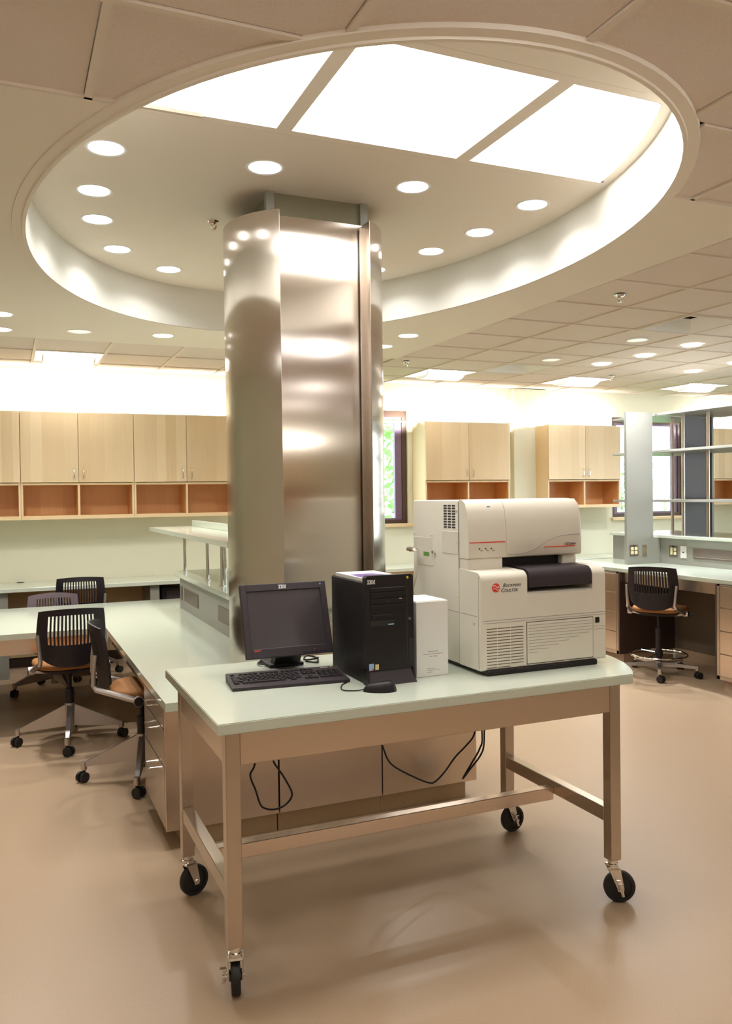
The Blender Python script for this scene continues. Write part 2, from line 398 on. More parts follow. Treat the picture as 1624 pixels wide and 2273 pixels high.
# plain gypsum over the rest (never in view)
fill = MB()
for x0, x1, y0, y1 in ((X0, FX[0], Y0, 2.873), (FX[0], X1, Y0, FY[0]), (X0, BX[0], 7.265, YW)):
    fill.add([(x0, y0, ZC), (x1, y0, ZC), (x1, y1, ZC), (x0, y1, ZC)], [(0, 1, 2, 3)])
fill.add([(3.467, FY[0], ZC), (X1, FY[0], ZC), (X1, GY[0], ZC), (3.467, GY[0], ZC)], [(0, 1, 2, 3)])
part('plain_ceiling', fill, 'drywall', ceil, smooth=False)

# windows
def window(name, w, jl=True):
    x0, x1, z0, z1 = w; r = struct(name); y0, y1 = YW+.03, YW+.10
    fr = MB(); t = .06
    for a in ((x0, x0+t, z0, z1), (x1-t, x1, z0, z1), (x0+t, x1-t, z0, z0+.045), (x0+t, x1-t, z1-.075, z1)): fr.box(a[0], a[1], y0, y1, a[2], a[3])
    part('frame', fr, 'brown', r, smooth=False)
    sa = MB(); u = t; s_ = .055
    for a in ((x0+u, x0+u+s_, z0+.045, z1-.075), (x1-u-s_*1.6, x1-u, z0+.045, z1-.075), (x0+u+s_, x1-u-s_*1.6, z0+.045, z0+.065), (x0+u+s_, x1-u-s_*1.6, z1-.10, z1-.075)): sa.box(a[0], a[1], y0+.015, y1-.01, a[2], a[3])
    part('sash', sa, 'plum', r, smooth=False)
    part('pane', MB().box(x0+u+s_, x1-u-s_, y0+.04, y0+.046, z0+.05, z1-.09), 'glass', r, smooth=False)
    part('sill', MB().box(x0-.03, x1+.06, YW-.05, YW+.03, z0-.04, z0, .004), 'edge', r)
    return r
window('window_1', W1); window('window_2', W2)

w3 = struct('added_window'); f3 = MB()  # frame and pane of the added, unseen side-light window
for k in range(5):
    y = W3[0]+(W3[1]-W3[0]-.05)*k/4; f3.box(X1+.04, X1+.10, y, y+.05, W3[2], W3[3])
f3.box(X1+.04, X1+.10, W3[0], W3[1], W3[2], W3[2]+.05).box(X1+.04, X1+.10, W3[0], W3[1], W3[3]-.05, W3[3])
part('frame', f3, 'brown', w3, smooth=False); part('pane', MB().box(X1+.068, X1+.072, W3[0]+.05, W3[1]-.05, W3[2]+.05, W3[3]-.05), 'glass', w3, smooth=False)
# outdoors
st('ground', MB().box(-40, 60, YW+.2, 80, -1.3, -1.2), 'lawn')
def tree(x, y, h, r, nleaf, label):
    t = thing('tree', label, 'tree', (x, y, -1.2), group='trees outside the windows')
    part('trunk', MB().tube([(0, 0, 0), (.08, .05, h*.5), (-.05, .1, h*.85)], [.13, .10, .04], 8), 'bark', t)
    cr = MB()
    for i in range(nleaf):
        while True:
            p = Vector((random.uniform(-1, 1), random.uniform(-1, 1), random.uniform(-1, 1)))
            if .25 < p.length < 1: break
        p = Vector((p.x*r, p.y*r, h*.62+p.z*h*.46)); a = Vector((random.uniform(-1, 1), random.uniform(-1, 1), random.uniform(-1, 1))).normalized()
        b = a.orthogonal().normalized(); s_ = random.uniform(.06, .12)
        cr.add([p-a*s_, p+b*s_*.5, p+a*s_, p-b*s_*.5], [(0, 1, 2, 3)])
    o = part('crown', cr, 'leaf', t, smooth=False); o['kind'] = 'stuff'
tree(5.35, 12.3, 5.2, 1.3, 1500, 'leafy tree close outside the narrow window by the column')
tree(3.2, 17.0, 6.0, 1.6, 1500, 'leafy tree farther back outside the narrow window by the column')
tree(10.9, 13.0, 5.6, .9, 900, 'sparse tree at left outside the window behind the shelving')
tree(13.6, 16.0, 3.0, 1.6, 1400, 'low leafy tree outside the window behind the shelving')

# ---------------------------------------------------------------- lamps
LIGHT_COOL = (.93, .97, 1.0)
def light_disk(name, parent, z, power, d=.14, spread=135, col=None):
    l = bpy.data.lights.new(name, 'AREA'); l.shape = 'DISK'; l.size = d; l.energy = power; l.color = col or LIGHT_COL; l.spread = math.radians(spread)
    o = bpy.data.objects.new(name, l); COL.objects.link(o); o.parent = parent; o.location = (0, 0, z); return o
can_ring = MB().lathe([(.078, 0), (.091, -.003), (.094, 0)], n=32).mesh('trim_ring', M_['gloss'])
can_lens = MB().disc((0, 0, 0), .079).mesh('lens', M_['lens']); can_dull = MB().disc((0, 0, 0), .079).mesh('lens', M_['lensoff'])
def can(x, y, z, label, group, power=P_CAN, lit=True):
    t = thing('recessed_downlight', label, 'ceiling light', (x, y, z), 0, group)
    for nm, me, dz in (('trim_ring', can_ring, -.001), ('lens', can_lens if lit else can_dull, -.0015)):
        o = bpy.data.objects.new(nm, me); COL.objects.link(o); o.parent = t; o.location = (0, 0, dz)
    if lit: light_disk('lamp', t, -.012, power*(1.5 if x > 4 else 1), col=LIGHT_COOL if x > 4 else LIGHT_COL)
    return t
OV = [(.45, 3.972, 'largest lit round downlight at far left of the oval recess'), (.451, 4.538, 'second lit downlight down the left curve of the oval recess'),
      (.511, 4.999, 'third lit downlight down the left curve of the oval recess'), (.686, 5.549, 'fourth lit downlight down the left curve of the oval recess'),
      (1.075, 5.915, 'last lit downlight of the left curve, nearest the steel column'), (1.184, 3.925, 'lit downlight directly above the front left of the steel column top'),
      (1.967, 3.893, 'lit downlight under the middle luminous panel right of the column'), (2.705, 3.895, 'rightmost lit downlight in the oval recess under the right panel'),
      (2.685, 4.421, 'middle lit downlight of the right curve of the oval recess'), (2.592, 4.879, 'lit downlight of the right curve closest to the column'),
      ]
for x, y, lb in OV: can(x, y, ZR, lb, 'downlights in the oval recess')
for x, y in ((2.42, 5.42), (2.03, 5.86)): can(x, y, ZR, 'lit downlight hidden behind the steel column, '+('right one' if x > 2.2 else 'left one'), 'downlights behind the column')
RM = [(-.011, 6.403, 'lit downlight at the left picture edge, upper of two'), (-.015, 6.978, 'lit downlight at the left picture edge, lower of two'),
      (1.187, 6.823, 'lit downlight in the soffit left of the column'), (3.057, 6.165, 'lit downlight in the soffit right of the column'), (3.068, 6.688, 'lit downlight half hidden by the right side of the column'),
      (5.678, 5.736, 'lit downlight just below the large square vent'), (5.668, 6.329, 'lit downlight second below the large square vent'), (5.621, 6.9, 'lit downlight in a row third below the large square vent'),
      (6.937, 6.991, 'lit downlight at right between the troffers'), (6.93, 6.38, 'lit downlight at the right picture edge beyond the square vent'), (6.99, 5.78, 'lit downlight outside the right picture edge')]
for x, y, lb in RM[:-1]: can(x, y, ZC, lb, 'downlights in the flat ceiling', P_ROOM)
for x, y, lb in ((.552, 6.871, 'unlit round fitting in the soffit above the left troffer'), (5.018, 5.69, 'unlit round fitting left below the large square vent'), (4.947, 6.827, 'unlit round fitting right of the small square vent')):
    can(x, y, ZC, lb, 'unlit round ceiling fittings', lit=False)
# luminous panels of the recess
for k, (a, b) in enumerate(SKX):
    t = thing('skylight_panel', ['left luminous ceiling panel cut by the oval rim', 'middle large luminous ceiling panel in the oval recess', 'right luminous ceiling panel with curved outer edge'][k], 'luminous panel', ((a+b)/2, 3.1, ZR), 0, 'luminous panels in the oval recess')
    xs = [a+(b-a)*i/24 for i in range(25)]; pr = [(x, skb(x)) for x in xs]; pr = [(x, s) for x, s in pr if s]
    pl = [(x, s[0]) for x, s in pr]+[(x, s[1]) for x, s in reversed(pr)]
    nn = len(pl); rv = MB(); rv.add([(x, y, ZR) for x, y in pl]+[(x, y, ZR+.06) for x, y in pl], [(i, (i+1) % nn, nn+(i+1) % nn, nn+i) for i in range(nn)])
    part('reveal', rv, 'gloss', t, True, smooth=False)
    part('diffuser', MB().add([(x, y, ZR+.058) for x, y in pl], [tuple(range(nn))]), 'sky', t, True, smooth=False)
# recessed basket troffers
def troffer(x, y, w, d, label, group='basket troffers in the flat ceiling'):
    t = thing('basket_troffer', label, 'ceiling light', (x+w/2, y+d/2, ZC), 0, group)
    W, D = w/2-.012, d/2-.012
    tr_ = MB()
    tr_.add([(-W, -D, 0), (W, -D, 0), (W, D, 0), (-W, D, 0), (-W+.05, -D+.09, .09), (W-.05, -D+.09, .09), (W-.05, D-.09, .09), (-W+.05, D-.09, .09)],
            [(0, 1, 5, 4), (1, 2, 6, 5), (2, 3, 7, 6), (3, 0, 4, 7), (4, 5, 6, 7)])
    part('reflector_tray', tr_, 'gloss', t, smooth=False)
    arc = [(.15*math.cos(PI*k/10), -.055*math.sin(PI*k/10)) for k in range(11)]
    bk = MB(); L = W-.07
    nn = len(arc); bk.add([(-L, p, q) for p, q in arc]+[(L, p, q) for p, q in arc], [(i, i+1, nn+i+1, nn+i) for i in range(nn-1)])
    part('basket_lens', bk, 'basket', t)
    for s_ in (-1, 1): part('lamp_tube', MB().cyl((-L+.01, s_*.085, .030), (L-.01, s_*.085, .030), .013, 8), 'basket', t)
    for s_ in (-1, 1):
        part('end_cap', MB().prism([(p*1.03, q*1.05+.002) for p, q in arc]+[(-.155, .03), (.155, .03)], s_*L, s_*(L+.012), 'x'), 'gloss', t)
    return t
troffer(.255, 7.875, .597, .605, 'bright square basket troffer above the left wall cabinets')
troffer(4.07, 7.752, SP, SP, 'bright basket troffer right of the column above the window')
troffer(5.879, 7.752, SP, SP, 'bright basket troffer above the pilaster and second cabinets')
troffer(7.688, 7.752, SP, SP, 'bright basket troffer at the right above the shelving')
for x, y in FRT: troffer(x+.012, y+.012, FX[FX.index(x)+1]-x-.024, .56, 'basket troffer above the viewer, '+['first','second','third','fourth'][FRT.index((x, y))]+' from the left', 'basket troffers above the viewer')
for k, (x, y) in enumerate(((.0, -1.0), (3.2, -1.0), (6.8, .0), (.0, -3.0), (3.2, -3.0), (6.8, -2.8))):  # unseen lamps, added to light the room from behind the camera
    t = thing('added_ceiling_light', 'added flush square ceiling lamp behind the viewer, '+['near left', 'near middle', 'near right', 'far left', 'far middle', 'far right'][k]+' one', 'ceiling light', (x, y, ZC-.02), 0, 'added flush lamps behind the viewer')
    part('housing', MB().box(-.3, .3, -.3, .3, 0, .02), 'gloss', t); part('lens', MB().box(-.27, .27, -.27, .27, -.004, 0), 'basket', t)
# strip lamps on top of the wall cabinets
def strip(x0, x1, label, y=8.76):
    t = thing('strip_lamp', label, 'lamp', ((x0+x1)/2, y, 2.503), 0, 'strip lamps on the wall cabinets')
    part('hood', MB().box(x0, x1, y-.035, y-.03, 2.503, 2.520).box(x0, x1, y-.03, y+.001 if y > 0 else y+.02, 2.518, 2.520).box(x0, x1, y-.03, y+.02, 2.5005, 2.502), 'gloss', t, True, smooth=False)
    part('tube', MB().cyl((x0+.02, y, 2.509), (x1-.02, y, 2.509), .0055, 10), 'tube', t, True)
# vents, sprinklers
for (x, y), lb in zip(VENT, ('small square open return vent between the troffers', 'large square open return vent at the right picture edge')):
    t = thing('return_vent', lb, 'vent', (x+SP/2, y+SP/2, ZC), 0, 'square return vents')
    h = SP/2-.008; g = h-.02
    part('frame', MB().box(-h, h, -h, -g, -.004, .004).box(-h, h, g, h, -.004, .004).box(-h, -g, -g, g, -.004, .004).box(g, h, -g, g, -.004, .004), 'tee', t, smooth=False)
    q = g-.085
    sh = MB().add([(-g, -g, 0), (g, -g, 0), (g, g, 0), (-g, g, 0), (-q, -q, .10), (q, -q, .10), (q, q, .10), (-q, q, .10)], [(0, 1, 5, 4), (1, 2, 6, 5), (2, 3, 7, 6), (3, 0, 4, 7)])
    part('flared_cone', sh, 'shaft', t, smooth=False)
    nk = MB().add([(-q, -q, .10), (q, -q, .10), (q, q, .10), (-q, q, .10), (-q, -q, .2), (q, -q, .2), (q, q, .2), (-q, q, .2)], [(0, 1, 5, 4), (1, 2, 6, 5), (2, 3, 7, 6), (3, 0, 4, 7), (4, 5, 6, 7)])
    part('neck', nk, 'knee', t, smooth=False)  # coloured dark to stand for the shade up inside the shaft
def sprinkler(x, y, z, label):
    t = thing('sprinkler_head', label, 'sprinkler', (x, y, z), 0, 'fire sprinkler heads')
    part('escutcheon', MB().lathe([(.0, -.012), (.03, -.010), (.036, 0)], n=20), 'chrome', t)
    part('frame_arm', MB().tube([(-.012, 0, -.012), (-.014, 0, -.03), (0, 0, -.045)], .004, 6).tube([(.012, 0, -.012), (.014, 0, -.03), (0, 0, -.045)], .004, 6).cyl((0, 0, -.01), (0, 0, -.022), .010, 10), 'chrome', t)
    part('deflector', MB().lathe([(0, -.046), (.016, -.046), (.016, -.049), (0, -.049)], n=12), 'chrome', t)
sprinkler(1.135, 4.801, ZR, 'chrome sprinkler head left of the steel column')
sprinkler(3.759, 4.427, ZC, 'chrome sprinkler head in the tile right of the oval')
sprinkler(3.635, 7.386, ZC, 'small sprinkler head above the first right troffer')
sprinkler(6.304, 7.562, ZC, 'small sprinkler head beside the second right troffer')
#NEXT

# ---------------------------------------------------------------- wall cabinets
def pull(parent, x, y, z, h=.105, out=.028):             # vertical bow handle in front (-y) of a door
    part('handle', MB().tube([(x, y, z-h/2), (x, y-out, z-h*.36), (x, y-out*1.15, z), (x, y-out, z+h*.36), (x, y, z+h/2)], .0045, 6), 'chrome', parent, True)
def wall_cabinet(x0, x1, label, flip=False):
    t = thing('wall_cabinet', label, 'cabinet', ((x0+x1)/2, 8.76, 1.465), 0, 'maple wall cabinets')
    yf, yb, s = 8.60, YW, .018; xm = (x0+x1)/2
    c = MB().box(x0, x0+s, yf, yb, 1.465, 2.50).box(x1-s, x1, yf, yb, 1.465, 2.50).box(x0+s, x1-s, yf, yb, 1.465, 1.50).box(x0+s, x1-s, yf, yb, 1.797, 1.817).box(x0+s, x1-s, yf, yb, 2.482, 2.50)
    part('carcass', c, 'edge', t, True, smooth=False)
    part('divider', MB().box(xm-.009, xm+.009, yf+.001, yb-.01, 1.50, 1.797), 'edge', t, True, smooth=False)
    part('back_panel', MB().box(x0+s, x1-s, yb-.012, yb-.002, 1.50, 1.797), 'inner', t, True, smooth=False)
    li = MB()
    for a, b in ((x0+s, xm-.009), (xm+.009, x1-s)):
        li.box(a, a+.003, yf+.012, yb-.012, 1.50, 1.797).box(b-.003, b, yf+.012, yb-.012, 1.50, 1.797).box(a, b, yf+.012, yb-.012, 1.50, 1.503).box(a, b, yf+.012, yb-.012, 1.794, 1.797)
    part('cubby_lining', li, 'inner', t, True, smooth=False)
    for a, b, hx in ((x0+.002, xm-.002, xm-.045), (xm+.002, x1-.002, xm+.045)):
        d = part('door', MB().box(a, b, yf-.019, yf-.001, 1.822, 2.498, .0015), 'door', t, True)
        pull(d, hx, yf-.019, 1.905)
    if flip: t.rotation_euler = (0, 0, PI); t.location = ((x0+x1)/2, Y0+.17, 1.465)
wall_cabinet(-.92, .131, 'maple wall cabinet at the left picture edge, only one door visible')
wall_cabinet(.133, 1.182, 'maple wall cabinet above the left chairs, handles near mid-door')
wall_cabinet(1.184, 2.235, 'maple wall cabinet left of the column, partly behind it')
wall_cabinet(4.462, 5.610, 'maple wall cabinet right of the narrow window, above the white instrument')
wall_cabinet(6.168, 7.285, 'maple wall cabinet between the pilaster and the grey end panel')
wall_cabinet(8.885, 10.0, 'maple wall cabinet seen through the shelving at right edge')
for k in range(5): wall_cabinet(-1.2+1.1*k, -.15+1.1*k, 'maple wall cabinet on the wall behind the viewer, '+['first', 'second', 'third', 'fourth', 'fifth'][k]+' from one end', True)
strip(-1.2, 4.2, 'strip lamp on the cabinets behind the viewer', Y0+.17)
strip(-.92, 2.8, 'strip lamp glowing on top of the left wall cabinets')
strip(4.10, 5.80, 'strip lamp glowing on the wall cabinet right of the window')
strip(6.20, 7.34, 'strip lamp glowing on the cabinet right of the pilaster')
strip(8.75, 10.3, 'strip lamp glowing above the cabinet behind the shelving')

# ---------------------------------------------------------------- counter along the back wall
wc = thing('wall_counter', 'long pale green counter along the back wall under the cabinets', 'counter', (3.7, 8.62, 0))
part('counter_top', MB().box(-3.0, 10.6, 8.32, YW-.001, .803, .843, .004), 'solid', wc, True)
for a, b in ((-.11, -.002), (1.285, 1.373), (3.2, 3.29), (4.9, 4.99), (6.9, 6.99)):
    part('support_panel', MB().box(a, b, 8.36, YW-.01, 0, .803), 'grey_lam', wc, True, smooth=False)
part('grommet', MB().lathe([(0, .004), (.033, .004), (.036, 0)], (.114, 8.885, .843), 18), 'dark', wc, True)
part('modesty_panel', MB().box(-3.0, 10.6, YW-.03, YW-.012, .10, .803), 'edge', wc, True, smooth=False)
ec = thing('equipment_case', 'black equipment case under the wall counter behind the riser', 'computer', (1.52, 8.55, 0))
part('case', MB().box(1.40, 1.64, 8.42, 8.78, .03, .772, .012), 'black', ec, True)
part('front_panel', MB().box(1.45, 1.63, 8.412, 8.42, .10, .735, .004), 'char', ec, True)
part('foot', MB().box(1.42, 1.62, 8.45, 8.75, 0, .03), 'black', ec, True)

# ---------------------------------------------------------------- L-shaped worktop (island and cross counter)
wt = thing('worktop', 'pale green L-shaped desk-height worktop running behind the rolling table', 'counter', (1.5, 5.8, 0))
part('slab', MB().prism([(.655, 3.88), (2.38, 3.88), (2.38, 7.87), (-3.2, 7.87), (-3.2, 6.36), (.655, 6.36)], .675, .715), 'solid', wt, True, smooth=False)
part('apron', MB().box(-3.2, .64, 6.40, 6.42, .56, .675), 'steel_h', wt, True, smooth=False)
part('apron', MB().box(-3.2, 1.3, 7.81, 7.83, .56, .675), 'steel_h', wt, True, smooth=False)
part('apron', MB().box(.70, .72, 4.56, 6.40, .585, .675), 'steel_h', wt, True, smooth=False)
for x in (-2.5, -.15, ): part('leg', MB().box(x, x+.07, 6.42, 6.49, 0, .675), 'steel', wt, True, smooth=False)
for x in (-2.5, -.15): part('leg', MB().box(x, x+.07, 7.74, 7.81, 0, .675), 'steel', wt, True, smooth=False)
part('back_panel', MB().box(1.42, 1.44, 4.56, 7.80, 0, .675), 'edge', wt, True, smooth=False)
# base cabinets at the near end of the island
def wire_pull(parent, pts): part('handle', MB().tube(pts, .004, 6), 'chrome', parent, True)
bc = thing('drawer_cabinet', 'steel three-drawer base cabinet at the left front corner of the island', 'cabinet', (.93, 4.23, 0), group=None)
part('body', MB().box(.675, 1.205, 3.945, 4.545, .10, .674), 'steel', bc, True, smooth=False)
part('end_panel', MB().box(.657, 1.206, 3.93, 3.946, .098, .674, .002), 'steel_h', bc, True)
part('toe_kick', MB().box(.74, 1.205, 3.965, 4.50, 0, .10), 'floor', bc, True, smooth=False)
for z0, z1, hz in ((.578, .670, .645), (.400, .572, .535), (.108, .394, .335)):
    d = part('drawer', MB().box(.655, .674, 3.952, 4.54, z0, z1, .002), 'steel', bc, True)
    wire_pull(d, [(.656, 4.17, hz), (.622, 4.17, hz), (.617, 4.175, hz), (.617, 4.275, hz), (.622, 4.28, hz), (.656, 4.28, hz)])
for x0, x1, lb in ((1.212, 1.768, 'steel panelled base cabinet in the middle of the island end'), (1.770, 2.335, 'steel panelled base cabinet at the right of the island end')):
    b = thing('base_cabinet', lb, 'cabinet', ((x0+x1)/2, 4.23, 0), group='steel base cabinets under the island end')
    part('body', MB().box(x0+.003, x1-.003, 3.948, 4.545, .10, .674), 'steel', b, True, smooth=False)
    part('end_panel', MB().box(x0+.002, x1-.002, 3.93, 3.947, .098, .674, .002), 'steel_h', b, True)
    part('toe_kick', MB().box(x0, min(x1, 2.28), 3.965, 4.50, 0, .10), 'floor', b, True, smooth=False)

# service riser on the island with vent plates; overhead shelf on posts
rs = thing('service_riser', 'low grey-green service riser on the worktop behind the column', 'riser', (1.57, 6.1, .715))
part('body', MB().box(1.36, 1.78, 4.93, 7.22, .715, .985), 'grey_lam', rs, True, smooth=False)
part('ledge', MB().box(1.325, 1.83, 4.93, 7.32, .985, 1.025, .003), 'solid', rs, True)
for a, b in ((6.47, 7.01), (5.28, 5.80)):
    p = part('vent_plate', MB().box(1.355, 1.361, a, b, .795, .902, .001), 'plate', rs, True)
    part('screw', MB().cyl((1.3535, a+.02, .89), (1.356, a+.02, .89), .005, 8), 'chrome', p, True)
part('outlet_strip', MB().box(1.354, 1.361, 7.10, 7.16, .79, .91, .002), 'plate', rs, True)
os_ = thing('overhead_shelf', 'pale green shelf on thin steel posts left of the column', 'shelf', (1.57, 6.3, 1.025))
part('shelf_board', MB().prism([(1.17, 4.74), (1.215, 4.74), (1.215, 4.92), (2.02, 4.92), (2.02, 7.60), (1.17, 7.60)], 1.368, 1.40), 'solid', os_, True, smooth=False)
part('upstand', MB().box(1.545, 1.57, 4.93, 7.58, 1.40, 1.455, .003), 'solid', os_, True)
for x, y in ((1.415, 7.264), (1.413, 6.366), (1.411, 5.885), (1.765, 7.254), (1.765, 6.366), (1.765, 5.885)):
    p = part('post', MB().cyl((x, y, 1.03), (x, y, 1.368), .0135, 14), 'chrome', os_, True)
    part('flange', MB().cyl((x, y, 1.025), (x, y, 1.031), .024, 16), 'chrome', p, True)

# ---------------------------------------------------------------- steel clad column
cl = thing('column', 'tall brushed stainless steel clad column with a recessed front panel', 'column', (1.555, 4.45, .715), kind='thing')
CXc, CYc, RC = 1.555, 4.45, .44; SL = math.asin(.252/RC); ZT = 3.125
def shell(sgn):
    mb = MB(); n = 56; rows = [.7155, ZT]
    ang = [SL+(PI-SL-.004)*k/n for k in range(n+1)]
    def ring(r): return [(CXc+sgn*r*math.sin(a), CYc-r*math.cos(a)) for a in ang]
    o_, i_ = ring(RC), ring(RC-.006); m = n+1
    vs = [(x, y, rows[0]) for x, y in o_]+[(x, y, rows[1]) for x, y in o_]+[(x, y, rows[0]) for x, y in i_]+[(x, y, rows[1]) for x, y in i_]
    fs = []
    for k in range(n):
        fs += [(k, k+1, m+k+1, m+k), (2*m+k, 3*m+k, 3*m+k+1, 2*m+k+1), (m+k, m+k+1, 3*m+k+1, 3*m+k)]
    fs += [(0, m, 3*m, 2*m), (n, 2*m+n, 3*m+n, m+n)]
    return mb.add(vs, fs)
part('cover_shell', shell(-1), 'col', cl, True, ang=50)
part('cover_shell', shell(1), 'col', cl, True, ang=50)
pn = MB(); N = 24; x0, x1 = CXc-.253, CXc+.253; yy = lambda k: 4.193-.010*math.sin(PI*k/N)
pn.add([(x0+(x1-x0)*k/N, yy(k), z) for z in (.7155, ZT) for k in range(N+1)]+[(x0+(x1-x0)*k/N, yy(k)+.004, z) for z in (.7155, ZT) for k in range(N+1)],
       [(k, k+1, N+2+k, N+1+k) for k in range(N)]+[(2*N+2+k, 3*N+3+k, 3*N+4+k, 2*N+3+k) for k in range(N)]+[(N+1+k, N+2+k, 3*N+4+k, 3*N+3+k) for k in range(N)])
part('center_panel', pn, 'colp', cl, True)
for sg in (-1, 1):
    part('edge_channel', MB().box(*sorted((CXc+sg*.2525, CXc+sg*.2495)), CYc-RC*math.cos(SL)+.001, 4.19, .7155, ZT-.001).box(*sorted((CXc+sg*.258, CXc+sg*.228)), 4.168, 4.178, .7155, ZT-.02), 'steel', cl, True, smooth=False)
part('core', MB().box(1.30, 1.823, 4.232, 4.79, .7155, ZR-.0005), 'olive', cl, True, smooth=False, label='olive brown core box above the steel covers')
for a, b in ((1.275, 1.318), (1.806, 1.848)):
    for c, d in ((4.212, 4.255), (4.77, 4.81)):
        part('corner_trim', MB().box(a, b, c, d, 3.0, ZR-.0005), 'grey_lam', cl, True, smooth=False)

# ---------------------------------------------------------------- rolling steel table
TZ = .9306
tb = thing('rolling_table', 'steel lab table on large black casters with a pale green top', 'table', (1.45, 3.1, 0))
cxa, cya, Ra = 1.755, 3.122, .725; a0 = math.asin(.478/Ra)
arc = [(cxa+Ra*math.cos(-a0+2*a0*k/28)-.06*0, cya+Ra*math.sin(-a0+2*a0*k/28)) for k in range(29)]
tp = bmesh.new(); vv = [tp.verts.new((x, y, 0)) for x, y in [(.61, 2.644)]+arc+[(.61, 3.60)]]
f = tp.faces.new(vv); ex = bmesh.ops.extrude_face_region(tp, geom=[f]); bmesh.ops.translate(tp, vec=(0, 0, .038), verts=[v for v in ex['geom'] if isinstance(v, bmesh.types.BMVert)])
ed = [e for e in tp.edges if abs(e.verts[0].co.z-e.verts[1].co.z) < 1e-6]
bmesh.ops.bevel(tp, geom=ed, offset=.003, segments=2, affect='EDGES')
for v in tp.verts: v.co.z += TZ-.038
part('tabletop', MB().bm(tp), 'solid', tb, True)
LX = (.640, 2.205); LY = (2.668, 3.44); LW = .05; LB = .175
for x in LX:
    for y in LY:
        part('leg', MB().box(x, x+LW, y, y+LW, LB, TZ-.038, .0025), 'steel', tb, True, ang=15)
AZ0, AZ1 = .780, TZ-.038
part('apron', MB().box(LX[0]+LW, LX[1], 2.672, 2.690, AZ0, AZ1, .002), 'steel_h', tb, True)
part('apron', MB().box(LX[0]+LW, LX[1], 3.468, 3.486, AZ0, AZ1, .002), 'steel_h', tb, True)
for x in (.644, 2.233): part('apron', MB().box(x, x+.018, LY[0]+LW, LY[1], AZ0, AZ1, .002), 'steel_h', tb, True)
for x in (.643, 2.207): part('end_stretcher', MB().box(x, x+.045, LY[0]+LW, LY[1], .325, .383, .0025), 'steel', tb, True, ang=15)
part('long_stretcher', MB().box(.688, 2.207, 3.055, 3.10, .30, .355, .0025), 'steel_h', tb, True, ang=15)
def big_caster(x, y, ang, brake, side=-1):
    """swivel caster; the wheel rolls in direction ang, trailing the stem"""
    R = .063; c, s = math.cos(ang), math.sin(ang); off = .028
    def T(p): return (x+c*p[0]-s*p[1], y+s*p[0]+c*p[1], p[2])
    def put(name, mb, m, par): mb.v = [T(v) for v in mb.v]; return part(name, mb, m, par, True)
    k = put('caster', MB().lathe([(0, .150), (.024, .150), (.024, .158), (.018, .160), (.018, .175), (0, .175)], n=20), 'chrome', tb)
    fk = MB().box(-.024, .026, -.026, .026, .134, .150, .004)
    for sg in (-1, 1):
        fk.prism([(-.022, .150), (.026, .150), (off+.014, .063), (off+.010, .050), (off-.010, .050), (off-.014, .063)], sg*.022, sg*.026, 'y')
    put('fork', fk, 'chrome', k)
    wl = MB(); prof = [(.0, -.021), (.018, -.021), (.020, -.014), (.046, -.010), (.048, -.015), (.060, -.015), (.063, -.010), (.0635, 0), (.063, .010), (.060, .015), (.048, .015), (.046, .010), (.020, .014), (.018, .021), (0, .021)]
    n = 32; vs = [(off+r*math.cos(2*PI*q/n), w, R+r*math.sin(2*PI*q/n)) for r, w in prof for q in range(n)]
    wl.add(vs, [(i*n+q, i*n+(q+1) % n, (i+1)*n+(q+1) % n, (i+1)*n+q) for i in range(len(prof)-1) for q in range(n)])
    put('wheel', wl, 'rubber', k)
    put('axle', MB().cyl((off, -.031, R), (off, .031, R), .008, 10), 'chrome', k)
    if brake: put('brake_lever', MB().tube([(off-.008, side*.036, R+.030), (off, side*.034, R), (off+.006, side*.040, R-.026)], .0065, 6).box(off-.018, off+.002, *sorted((side*.030, side*.052)), R+.026, R+.032, .002).cyl((off, side*.030, R), (off, side*.044, R), .009, 10), 'chrome', k)
big_caster(.668, 2.690, 1.36, True, 1); big_caster(2.23, 2.695, -.45, True)
big_caster(.665, 3.465, .35, False); big_caster(2.23, 3.465, .1, True)

# ---------------------------------------------------------------- white DNA analyser on the table
sq = thing('sequencer', 'large ivory benchtop analyser with a dark tray on the rolling table', 'instrument', (2.04, 3.17, TZ))
ZB = .950
part('base_plinth', MB().box(1.755, 2.30, 2.862, 3.44, TZ, ZB+.002, .004), 'black', sq, True)
part('rear_housing', MB().box(1.735, 2.335, 3.05, 3.475, ZB, 1.636, .006, 2), 'beige2', sq, True)
F = 2.875
def lowprof(ztop):
    if ztop > 1.3: return [(3.0495, ZB), (F+.006, ZB), (F, ZB+.006)]+[(F+.034-.034*math.cos(PI/2*k/6), 1.311+.034*math.sin(PI/2*k/6)) for k in range(7)]+[(3.0495, 1.352)]
    return [(3.0495, ZB), (F+.006, ZB), (F, ZB+.006), (F, ztop-.008), (F+.012, ztop), (3.0495, ztop)]
lm = MB().prism(lowprof(1.345), 1.735, 1.955, 'x').prism(lowprof(1.345), 2.284, 2.352, 'x').prism(lowprof(1.256), 1.955, 2.284, 'x')
part('front_cover', lm, 'beige', sq, True)
td = part('sample_tray_lid', MB().prism([(3.10, 1.275), (F-.004, 1.275), (F-.005, 1.282)]+[(F+.034-.038*math.cos(PI/2*k/6), 1.316+.036*math.sin(PI/2*k/6)) for k in range(7)]+[(3.10, 1.362)], 1.962, 2.279, 'x'), 'char', sq, True)
part('tray_back', MB().box(1.93, 2.215, 3.02, 3.05, 1.352, 1.405), 'black', sq, True)
hp = [(3.05, 1.395), (2.980, 1.395), (2.974, 1.402), (2.972, 1.47), (2.975, 1.54), (2.984, 1.59), (2.998, 1.622), (3.02, 1.636), (3.05, 1.640)]
hd = MB().prism(hp, 1.737, 1.918, 'x')
